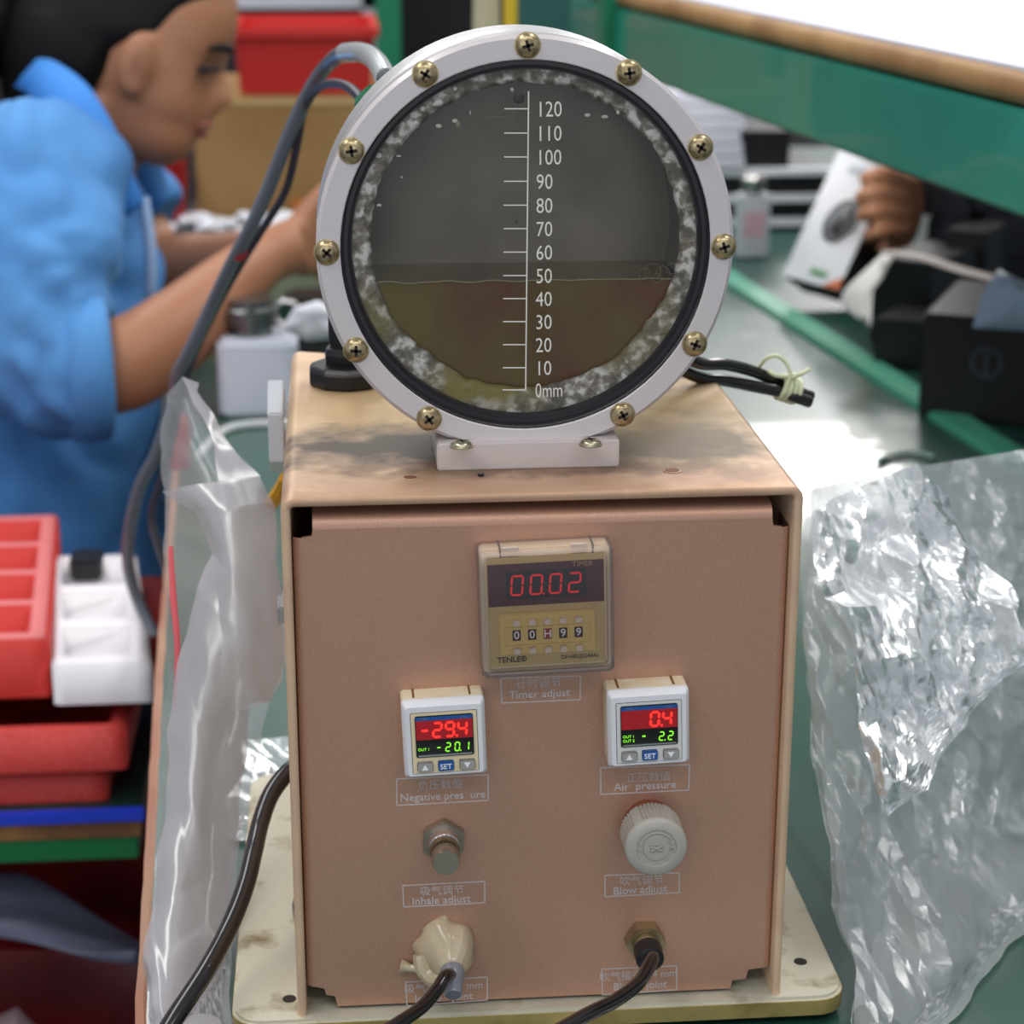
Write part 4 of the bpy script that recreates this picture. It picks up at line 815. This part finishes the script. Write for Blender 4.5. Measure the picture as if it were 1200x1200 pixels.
# thick black mains cable on the left
mc=thing('power_cable','thick black power cable running down past the left side of the tester','cable',(-.01,.1,.912))
b=MB(); b.tube([PX(352,896,'d',.862),PX(336,906,'d',.858),PX(317,932,'d',.85),PX(305,965,'d',.84),PX(297,1000,'d',.825),PX(287,1040,'d',.812),PX(268,1088,'d',.80),PX(243,1135,'d',.785),PX(208,1188,'d',.772),PX(185,1225,'d',.765)],.0038,16,8); b.obj('cable_sheath',cable_m,mc); adopt(mc)
# ------------------------------------------------------------------ crumpled clear bags
LONG=False
def facet(a,c,seed):
    """value noise over a jittered triangle lattice: flat facets meeting in sharp creases"""
    a,c=a+.35*noise.noise(V((a*.8,c*.8,seed))),c+.35*noise.noise(V((a*.8+9,c*.8,seed)))
    s_=(a+c)*.366; i,j=math.floor(a+s_),math.floor(c+s_); u=a+s_-i; v=c+s_-j
    hh=lambda i,j:noise.cell(V((i*1.0+.5,j*1.0+.5,seed*3.1+.5)))
    if u>v: return hh(i,j)*(1-u)+hh(i+1,j)*(u-v)+hh(i+1,j+1)*v
    return hh(i,j)*(1-v)+hh(i,j+1)*(v-u)+hh(i+1,j+1)*u
def tri(x): return abs((x%1)-.5)*2
def crease(p,seed,scale=1,deep=1):
    h=0; q_=p*scale
    if LONG: q_=V((p.x,p.y*.5,p.z*.16))*scale
    a_=q_.x*.8+q_.y*.5; c_=q_.z
    h+=.013*deep*facet(a_*24,c_*24,seed)+.0062*deep*facet(a_*52+3,c_*48,seed+1)+.0022*deep*facet(a_*125,c_*115,seed+2)
    h+=.009*deep*noise.noise(q_*11+V((seed,seed,0)))+.002*deep*noise.noise(q_*24+V((0,seed,3)))
    return h
def sheet(rowsL,rowsR,dL,dR,nu,nv,seed,deep=1,scale=1,lift=None):
    """a film between two border polylines given as pixels; depth interpolated, creased along the view"""
    def samp(P,t):
        t*=len(P)-1; i=min(int(t),len(P)-2); f_=t-i; return [P[i][k]*(1-f_)+P[i+1][k]*f_ for k in range(len(P[0]))]
    rows=[]
    for j in range(nv+1):
        a=samp(rowsL,j/nv); c=samp(rowsR,j/nv); row=[]
        for i in range(nu+1):
            u=i/nu; px=a[0]*(1-u)+c[0]*u; py=a[1]*(1-u)+c[1]*u; d=a[2]*(1-u)+c[2]*u
            p=PX(px,py,'d',d); p=p+fw*(crease(p,seed,scale,deep)+(lift(u,j/nv) if lift else 0))
            p=p+rt*(.002*noise.noise(p*60))
            if p.z<.9025: p=CAM+(p-CAM)*((CAM.z-.9025)/(CAM.z-p.z))
            row.append(p)
        rows.append(row)
    return rows
fm=film('clear_film',(220,226,230),.30,.08,.27,(26,.15)); fm2=film('milky_film',(206,200,206),.60,.07,.25,(20,.15))
# right bag: front and back films, joined sideways, narrowing to a gathered foot
rbg=thing('clear_plastic_bag','big crumpled clear plastic bag standing right of the tester','bag',(.28,.1,.9))
RL=[(946,566,.90),(944,640,.89),(941,760,.87),(948,850,.86),(962,960,.84),(972,1055,.83),(1000,1120,.815),(1002,1165,.80),(1000,1215,.79)]
RR_=[(1215,524,1.02),(1225,640,1.0),(1235,760,.98),(1235,850,.96),(1228,940,.94),(1212,1040,.90),(1180,1110,.87),(1140,1175,.85),(1085,1215,.83)]
b=MB(); b.loft(sheet(RL,RR_,0,0,150,180,1.3,lift=lambda u,v:-.02*sin(pi*u)),closed=False,cap=False); b.obj('front_film',fm,rbg,angle=3,smooth_=False)
b=MB(); b.loft(sheet([(x+4,y+8,d+.002) for x,y,d in RL],RR_,0,0,110,130,7.7,lift=lambda u,v:.05*sin(pi*u)),closed=False,cap=False); b.obj('back_film',fm,rbg,angle=3,smooth_=False)
FL=[(946,600,.888),(950,650,.88),(960,700,.875),(990,710,.868),(1010,880,.84),(1030,950,.84)]
FR=[(1060,545,.93),(1100,580,.935),(1130,640,.93),(1180,700,.93),(1190,760,.93),(1035,952,.842)]
b=MB(); b.loft(sheet(FL,FR,0,0,90,100,4.1,1.3,1.3,lift=lambda u,v:-.012),closed=False,cap=False); tag(b.obj('folded_flap',film('bright_film',(232,238,246),.40,.14,.26,(40,.15)),rbg,angle=3,smooth_=False),'shinier crumpled fold')
adopt(rbg)
# left bag
LONG=True
lbg=thing('clear_plastic_bag','tall milky plastic bag with pointed top at the left side of the tester','bag',(-.04,.12,.9))
A1=[(213,444,.95),(196,462,.95),(189,520,.93),(196,585,.92),(196,700,.90),(196,800,.885),(190,900,.87),(188,1000,.86),(182,1080,.84),(168,1120,.83),(174,1210,.81)]
B1=[(216,441,.95),(236,470,.945),(250,505,.94),(300,560,.92),(330,640,.905),(324,800,.90),(305,880,.89),(285,960,.88),(280,1040,.86),(272,1120,.84),(275,1210,.82)]
b=MB(); b.loft(sheet(A1,B1,0,0,90,170,2.2,.6,.7,lift=lambda u,v:.03*sin(pi*u)*min(1,v*3)),closed=False,cap=False); b.obj('back_film',fm,lbg,angle=3)
A2=[(188,576,.905),(225,600,.89),(245,650,.88),(228,690,.875),(212,760,.87),(196,860,.862),(193,960,.855),(180,1060,.84),(171,1120,.82),(178,1210,.80)]
B2=[(300,557,.90),(322,590,.893),(327,700,.888),(330,780,.882),(315,825,.88),(290,830,.88),(280,920,.87),(270,1010,.86),(265,1110,.84),(262,1210,.82)]
b=MB(); b.loft(sheet(A2,B2,0,0,90,170,5.2,.7,.8,lift=lambda u,v:-.018*sin(pi*u)),closed=False,cap=False); b.obj('front_film',fm2,lbg,angle=3)
A3=[(214,446,.945),(232,470,.942),(252,510,.935),(262,562,.925)]; B3=[(235,446,.945),(236,464,.942),(290,540,.93),(304,562,.92)]
b=MB(); b.loft(sheet([(213,441,.944),(226,470,.94),(246,510,.93),(258,568,.92)],[(235,449,.945),(232,458,.943),(270,520,.935),(303,558,.92)],0,0,20,40,9.2,.3),closed=False,cap=False); b.obj('folded_edge',fm2,lbg,angle=3)
b=MB(); b.tube([PX(200,640,'d',.9),PX(203,700,'d',.895),PX(208,760,'d',.89),PX(204,830,'d',.885)],[.0010,.0015,.0013,.0005],8,4,flat=.3); tag(b.obj('red_print',mat('faded_red_print',(206,84,92),.5),lbg),'faded red printed stripe')
b=MB(); b.loft(sheet([(320,690,.884),(305,720,.882),(285,800,.88),(300,822,.88)],[(334,700,.886),(332,760,.885),(328,800,.884),(312,828,.882)],0,0,30,40,11.2,.8,1.6),closed=False,cap=False); b.obj('crumpled_end',film('bright_film2',(240,240,244),.45,.2,.15,(90,.6)),lbg,angle=3)
adopt(lbg)
LONG=False
# small flattened bag on the mat behind, and one under the plate's front corner
b=MB(); b.loft(sheet([(280,868,1.03),(288,905,1.0),(262,940,.985),(268,985,.96)],[(345,862,1.03),(340,900,1.0),(335,930,.99),(300,985,.96)],0,0,50,50,3.2,.5,1.6),closed=False,cap=False); tag(b.obj('film_scrap',film('bright_film3',(220,232,232),.4,.2,.15,(90,.6)),angle=3),'shiny crumpled film scrap behind the cream plate','bag')
b=MB(); b.loft([[ (x,y,.9015+.004*(1+noise.noise(V((x*60,y*60,1))))*max(0,sin(pi*i/24))+.003*noise.noise(V((x*25,y*25,5)))**2) for i in range(25) for x,y in [( .10+.13*i/24, -.062+.055*j/24-.02*sin(i/24*pi))]] for j in range(25)],closed=False,cap=False)
tag(b.obj('film_scrap',film('bright_film4',(226,224,214),.4,.2,.15,(90,.6)),angle=3),'crumpled film lying below the front of the brass edge','bag')
b=MB(); b.tube([PX(318,590,'d',.95),PX(330,572,'d',.94),PX(336,560,'d',.93)],.0035,8,4); tag(b.obj('yellow_tube',mat('yellow_tube',(214,160,40),.4)),'short yellow tube beside the upper left corner of the tester','tube')
b=MB(); c=PX(205,548,'z',.9); b.lathe((c.x+.004,c.y,.9),(0,0,1),[(.008,0),(.009,.004),(.009,.036),(.007,.040)],20); tag(b.obj('red_jar',mat('crimson_tub',(150,10,24),.4)),'small crimson jar on the bench edge behind the milky bag','jar')
# ------------------------------------------------------------------ the worker
def to_obj(name,mesh,m,parent=None):
    for x in (m if isinstance(m,(list,tuple)) else [m]): mesh.materials.append(x)
    o=bpy.data.objects.new(name,mesh); COL.objects.link(o)
    if parent: o.parent=parent
    for p in mesh.polygons: p.use_smooth=True
    return o
def fuse(b,name,voxel,m,parent=None,it=8):
    """several closed shapes -> one continuous skin"""
    o=b.obj(name,m); r=o.modifiers.new('r','REMESH'); r.mode='VOXEL'; r.voxel_size=voxel; s=o.modifiers.new('s','SMOOTH'); s.iterations=it; s.factor=.6
    dg=bpy.context.evaluated_depsgraph_get(); me=bpy.data.meshes.new_from_object(o.evaluated_get(dg)); me.name=name; me.materials.clear(); bpy.data.objects.remove(o)
    return to_obj(name,me,m,parent)
skin=mat('skin',(172,122,92),.5,sss=.12,var=(9,(160,108,78),.35,.65)); hairm=mat('black_hair',(10,8,9),.6,spec=.25,bump=(160,.4))
blue=mat('blue_workwear',(80,142,202),.75,bump=(700,.25),var=(5,(66,128,192),.4,.6))
wk=thing('person','person in blue work jacket with tied black hair bending over small parts','person',tuple(PX(20,700,'d',1.9)))
HD=1.88
def HP(s,t,v):
    """head-local: s up the face, t towards the face (pixels from the jaw), v metres away from us"""
    return PX(150+.327*s+.945*t,190-.945*s+.327*t,'d',HD+v)
S=2361.4/HD
SL=[(6,40,-30,22),(14,50,-42,38),(26,63,-62,50),(42,67,-80,58),(60,69,-98,66),(76,70,-112,72),(90,70,-122,76),(108,67,-136,80),(125,65,-148,84),(140,66,-156,86),(156,71,-162,88),(172,72,-166,90),(190,71,-167,91),(208,66,-164,90),(226,56,-154,84),(242,40,-136,74),(256,16,-108,58),(266,-12,-72,34),(270,-30,-52,12)]
NB={60:4,76:7,90:14,108:30,125:18,140:6}; LIPS={60:2,76:5}
b=MB(); rings=[]
for s,tf,tb,hw in SL:
    c=(tf+tb)/2; h=(tf-tb)/2; row=[]
    for th in ring(40):
        ct,st=cos(th),sin(th); e=.82
        t=c+h*(abs(ct)**e)*(1 if ct>0 else -1); v=hw*(abs(st)**.9)*(1 if st>0 else -1)
        if ct>0 and 45<s<70: v*=1-.12*ct
        # nose ridge and lips stand out near the mid line, eye sockets go in beside it
        t+=NB.get(s,0)*math.exp(-(v/15)**2)*(ct>0)
        t-=(8*math.exp(-((s-135)/16)**2))*math.exp(-((abs(v)-34)/16)**2)*(ct>0)
        row.append(HP(s,t,v/S))
    rings.append(row)
b.loft(rings)
# neck
b.tube([HP(50,-60,0),HP(0,-62,.0),PX(85,235,'d',1.89),PX(60,290,'d',1.9)],[.060,.055,.058,.075],18,5)
# near ear
ec=HP(112,-30,-.069)
b.ell(ec,.017,.009,.030,16,Matrix.Rotation(.3,3,'Y')); b.ell(HP(86,-24,-.067),.008,.006,.010,10)
# far ear
b.ell(HP(112,-30,.069),.016,.009,.029,12,Matrix.Rotation(.3,3,'Y'))
# near arm: upper arm inside the sleeve, elbow, forearm, wrist
el=PX(108,432,'d',1.665)
b.tube([PX(30,290,'d',1.72),PX(35,340,'d',1.69),PX(75,425,'d',1.665),el,PX(150,425,'d',1.67),PX(210,385,'d',1.69),PX(268,335,'d',1.72),PX(312,302,'d',1.745),PX(345,288,'d',1.76)],[.040,.042,.042,.0385,.0395,.035,.029,.0235,.025],20,5)
def hand(b,wr,kn,side,down,curl,sz=1,thumb=True):
    """palm from wrist to knuckles, four unequal bent fingers and a thumb from the palm's side"""
    d=(kn-wr).normalized(); side=(side-d*side.dot(d)).normalized(); nrm=d.cross(side).normalized()
    if nrm.dot(down)<0: nrm=-nrm
    for k in range(4):
        f0=wr.lerp(kn,.05)+side*(k-1.5)*.010*sz; f1=kn+side*(k-1.5)*.019*sz; b.tube([f0,wr.lerp(f1,.55),f1],[.014*sz,.0145*sz,.0115*sz],10,3)
    for k,L_ in enumerate((.070,.078,.073,.058)):
        p=kn+side*(k-1.5)*.0200*sz; dd=d.copy(); pts=[p-d*.008]
        for j,fr_ in enumerate((.46,.30,.24)):
            dd=(dd+nrm*curl*(.45+.12*k)).normalized(); pts.append(pts[-1]+dd*L_*fr_*sz)
        b.tube(pts,[.0095*sz,.0088*sz,.0080*sz,.0066*sz],10,4)
    if thumb:
        t0=wr.lerp(kn,.30)-side*.024*sz; t1=t0+(d*.6-side*.55+nrm*.3).normalized()*.034*sz; t2=t1+(d*.9-side*.1+nrm*.45).normalized()*.028*sz; t3=t2+(d*.8+side*.3+nrm*.4).normalized()*.022*sz
        b.tube([wr.lerp(kn,.18)-side*.012*sz,t0,t1,t2,t3],[.014*sz,.0135*sz,.011*sz,.010*sz,.0075*sz],10,4)
hand(b,PX(345,290,'d',1.76),PX(405,275,'d',1.80),-up+fw*.3,-up,.55,1.0)
# far arm
b.tube([PX(110,215,'d',2.03),PX(150,270,'d',2.03),PX(185,312,'d',2.02),PX(235,310,'d',2.0),PX(285,300,'d',1.97),PX(325,292,'d',1.95)],[.045,.040,.036,.032,.026,.024],18,5)
hand(b,PX(325,292,'d',1.95),PX(382,283,'d',1.93),-up-fw*.3,-up,.5,.95)
body=fuse(b,'body',.0042,skin,wk,5)
# face details
b=MB()
b.tube([HP(140,66,-.030),HP(137,62,-.040),HP(134,52,-.050),HP(133,42,-.056)],[.0022,.0035,.0032,.0018],8,4); b.obj('eyelashes',mat('lash_brown',(46,30,26),.6),wk)
b=MB(); b.ell(HP(131,51,-.047),.008,.005,.0042,10); b.obj('eye',mat('eye_dark',(60,44,38),.25,coat=.5),wk)
b=MB(); b.tube([HP(162,73,-.016),HP(164,70,-.032),HP(162,58,-.047),HP(156,46,-.056)],[.0026,.0042,.0036,.0018],8,4); b.obj('eyebrow',hairm,wk)
b=MB(); b.tube([HP(72,76,0),HP(71,73,-.012),HP(67,64,-.026)],[.0038,.0034,.0016],8,4); b.tube([HP(60,74,0),HP(60,71,-.012),HP(64,63,-.025)],[.0040,.0034,.0016],8,4); b.obj('lips',mat('lips',(150,90,76),.5),wk)
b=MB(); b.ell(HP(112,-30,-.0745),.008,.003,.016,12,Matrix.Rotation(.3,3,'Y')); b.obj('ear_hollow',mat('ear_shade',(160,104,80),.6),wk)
# hair
HS=[(-50,-84,-140,26),(-20,-80,-150,44),(14,-80,-160,56),(40,-72,-172,68),(70,-60,-184,84),(92,-54,-190,92),(118,-50,-192,95),(132,-34,-192,96),(140,-6,-192,97),(156,2,-192,98),(172,10,-190,98),(190,18,-188,98),(206,27,-184,97),(222,38,-176,93),(240,50,-158,86),(256,34,-130,70),(270,4,-94,46),(279,-28,-62,16)]
b=MB(); rings=[]
for s,tf,tb,hw in HS:
    c=(tf+tb)/2; h=(tf-tb)/2; rings.append([HP(s+3*noise.noise(V((cos(th)*2,sin(th)*2,s*.02))),c+h*(abs(cos(th))**.8)*(1 if cos(th)>0 else -1),(hw+2.5*noise.noise(V((cos(th)*4,sin(th)*4,s*.01))))*(abs(sin(th))**(.85 if cos(th)<0 else .30))*(1 if sin(th)>0 else -1)/S) for th in ring(48)])
b.loft(rings); b.tube([HP(30,-100,-.01),HP(-10,-88,-.01),HP(-60,-85,-.01)],[.052,.050,.044],18,4); hr=b.obj('hair',hairm,wk,angle=3)
b=MB(); b.ell(HP(130,-225,0),.055,.05,.05,20); b.tube([HP(120,-215,0),HP(60,-232,-.02),HP(0,-225,-.03),HP(-60,-210,-.03)],[.045,.046,.036,.012],16,5); b.obj('ponytail',hairm,wk)
# jacket
b=MB()
def ering(c,a,bb_,ra,rb_,n=36,p=1): return [c+a*ra*(abs(cos(t))**p*(1 if cos(t)>0 else -1))+bb_*rb_*(abs(sin(t))**p*(1 if sin(t)>0 else -1)) for t in ring(n)]
TR=[((30,840),172,190),((34,760),160,190),((40,640),148,182),((44,540),138,180),((44,450),132,185),((42,360),134,195),((44,290),130,200),((46,235),112,190),((50,190),82,150),((58,160),55,95)]
b.loft([ering(PX(x,y,'d',1.89),rt,fw,hx_/1249,hz/1249,40,.9) for (x,y),hx_,hz in TR])
b.tube([PX(60,205,'d',1.80),PX(35,225,'d',1.735),PX(22,290,'d',1.70),PX(28,360,'d',1.675),PX(62,412,'d',1.662),PX(98,430,'d',1.660),PX(116,432,'d',1.662)],[.066,.078,.080,.076,.066,.058,.055],28,5)
b.tube([PX(70,200,'d',1.98),PX(105,205,'d',2.02),PX(140,240,'d',2.03),PX(172,272,'d',2.03)],[.07,.064,.058,.050],24,5)
# lap / trouser line
b.tube([PX(40,800,'d',1.9),PX(140,830,'d',1.85),PX(230,860,'d',1.8)],[.14,.10,.08],24,4)
jk=fuse(b,'work_jacket',.0075,blue,wk,3)
def wr(p):
    q_=p*1.0; h=.012*noise.noise(V((q_.x*9+q_.z*7,q_.y*5,q_.z*9-q_.x*6)))+.013*abs(noise.noise(V((q_.x*26+q_.z*18,q_.y*9,q_.z*14-q_.x*16))))
    d=(p-PX(80,400,'d',1.66)).length
    if d<.13: h+=.018*(1-d/.13)*abs(noise.noise(V((q_.x*40-q_.z*20,q_.y*16,q_.z*44+q_.x*30))))+.005*(1-d/.13)*sin((q_.x*.7+q_.z*.6)*230)
    return h
nm=[v.normal.copy() for v in jk.data.vertices]
for v,n_ in zip(jk.data.vertices,nm): v.co=v.co+n_*wr(v.co)
# rolled cuff, collar flaps, front placket
def ribbon(pts,wd,th,nrm,sub=6):
    P,_=smooth([V(p) for p in pts],[0]*len(pts),sub); Wd=np.interp(np.linspace(0,len(pts)-1,len(P)),range(len(pts)),wd); rows=[]
    for i,p in enumerate(P):
        d=(P[min(i+1,len(P)-1)]-P[max(i-1,0)]).normalized(); s=d.cross(nrm).normalized(); k=nrm
        rows.append([p+s*Wd[i]*.5+k*th,p+k*th*1.6,p-s*Wd[i]*.5+k*th,p-s*Wd[i]*.5-k*th,p-k*th*.4,p+s*Wd[i]*.5-k*th])
    return rows
b=MB(); ax=(PX(150,425,'d',1.67)-PX(90,428,'d',1.66)).normalized(); cc=PX(118,430,'d',1.664)
b.lathe(cc-ax*.030,ax,[(.050,0),(.060,.004),(.061,.020),(.059,.034),(.052,.038),(.044,.030)],32,cap=False); cf=b.obj('rolled_cuff',blue,wk,angle=3)
for v in cf.data.vertices: v.co+=V((0,0,1))*.003*noise.noise(v.co*40)
b=MB(); b.loft(ribbon([PX(20,88,'d',1.84),PX(48,92,'d',1.80),PX(78,120,'d',1.775),PX(102,160,'d',1.77),PX(125,205,'d',1.775),PX(158,246,'d',1.79)],[.020,.038,.048,.050,.046,.020],.0028,-fw),cap=True)
b.obj('collar',mat('collar_blue',(62,136,216),.75,bump=(700,.25)),wk,angle=3)
b=MB(); b.loft(ribbon([PX(118,170,'d',1.94),PX(150,185,'d',1.96),PX(172,215,'d',1.97),PX(190,240,'d',1.97)],[.030,.042,.040,.018],.0028,-fw),cap=True); b.obj('collar',blue,wk,angle=3)
b=MB(); b.loft(ribbon([PX(168,232,'d',1.80),PX(176,290,'d',1.79),PX(176,340,'d',1.79),PX(172,372,'d',1.80)],[.010]*4,.002,-fw),cap=True); b.obj('front_placket',mat('placket_pale',(150,178,214),.6),wk,angle=3)
adopt(wk)
# small white parts in the hands and on the bench
for i,(px,py,d,r) in enumerate(((318,268,1.85,.012),(342,262,1.86,.014),(365,258,1.87,.015),(352,272,1.84,.010))):
    b=MB(); b.ell(PX(px,py,'d',d),r*1.5,r,r*.8,12); o=b.obj('white_earbud',mat('bud_white',(224,226,232),.4)); tag(o,'small white plastic piece held in the worker\'s hands, %s'%('nearest her wrist','above her thumb','closest to the round window','lying lowest')[i],'part','small white pieces in the hands')
c=PX(252,285,'z',.9)
wp=thing('parts_tray','low tray of small white parts behind the arms','tray',tuple(c))
b=MB(); b.box(c.x-.10,c.x+.12,c.y-.02,c.y+.06,.9,.915); b.obj('tray_base',mat('grey_tray',(90,96,100),.5),wp,bevel=.003)
b=MB(); rr=random.Random(5)
for i in range(60): b.ell((c.x+rr.uniform(-.09,.11),c.y+rr.uniform(-.015,.055),.915+rr.uniform(.002,.014)),rr.uniform(.006,.011),rr.uniform(.006,.01),rr.uniform(.004,.008),8)
o=b.obj('white_part_pile',mat('bud_white',(224,226,232),.4),wp); o['kind']='stuff'; adopt(wp)
# second worker: only a hand and dark sleeve show, the rest is behind the beam
p2=thing('person','person mostly hidden behind the green beam, hand with gold ring on slim box','person',tuple(PX(1050,260,'d',2.2)))
b=MB()
b.tube([PX(1150,60,'d',2.6),PX(1105,130,'d',2.4),PX(1078,185,'d',2.25),PX(1066,222,'d',2.17)],[.044,.038,.029,.026],18,5)
for k,(L_,dy) in enumerate(((48,-6),(54,-3),(52,0),(44,4))):
    y=214+k*19; a=PX(1068,225+k*9,'d',2.17); kn_=PX(1056,y,'d',2.125); m_=PX(1056-L_*.5,y-4+dy,'d',2.085); tp=PX(1056-L_,y+4+dy,'d',2.088)
    b.tube([a,kn_,m_,tp],[.013,.0100,.0088,.0070],10,5)
b.tube([PX(1068,240,'d',2.18),PX(1062,272,'d',2.16),PX(1048,292,'d',2.13),PX(1034,290,'d',2.11)],[.016,.013,.010,.008],10,4)
b.ell(PX(1066,242,'d',2.165),.016,.016,.034,14)
fuse(b,'body',.0035,skin,p2,4)
b=MB(); r_=PX(1043,248,'d',2.108); b.torus(r_,tuple(rt),.0105,.0022,20,8); b.obj('ring',mat('gold_ring',(220,180,70),.25,.9),p2)
b=MB(); b.tube([PX(1180,60,'d',2.9),PX(1150,130,'d',2.65),PX(1118,180,'d',2.47)],[.075,.062,.052],20,5); b.ell(PX(1230,-40,'d',3.0),.2,.14,.30,24)
fuse(b,'jacket',.009,mat('maroon_jacket',(84,24,34),.8),p2,4)
b=MB(); b.ell(PX(1230,-300,'d',3.0),.085,.10,.12,24); b.tube([PX(1230,-200,'d',3.0),PX(1230,-120,'d',3.0)],[.055,.06],16,2); fuse(b,'head',.008,skin,p2,3)
b=MB(); b.ell(PX(1236,-318,'d',3.02),.093,.108,.118,24); b.obj('hair',hairm,p2); adopt(p2)
# ------------------------------------------------------------------ room
b=MB(); b.box(-5,6,-3,8,-.05,0); tag(b.obj('floor',mat('grey_floor',(92,94,92),.5,var=(3,(78,80,78),.3,.7))),None,kind='structure')
b=MB(); b.box(-5,6,8,8.1,0,3.2); tag(b.obj('wall_back',mat('dull_wall',(60,58,62),.8)),None,kind='structure')
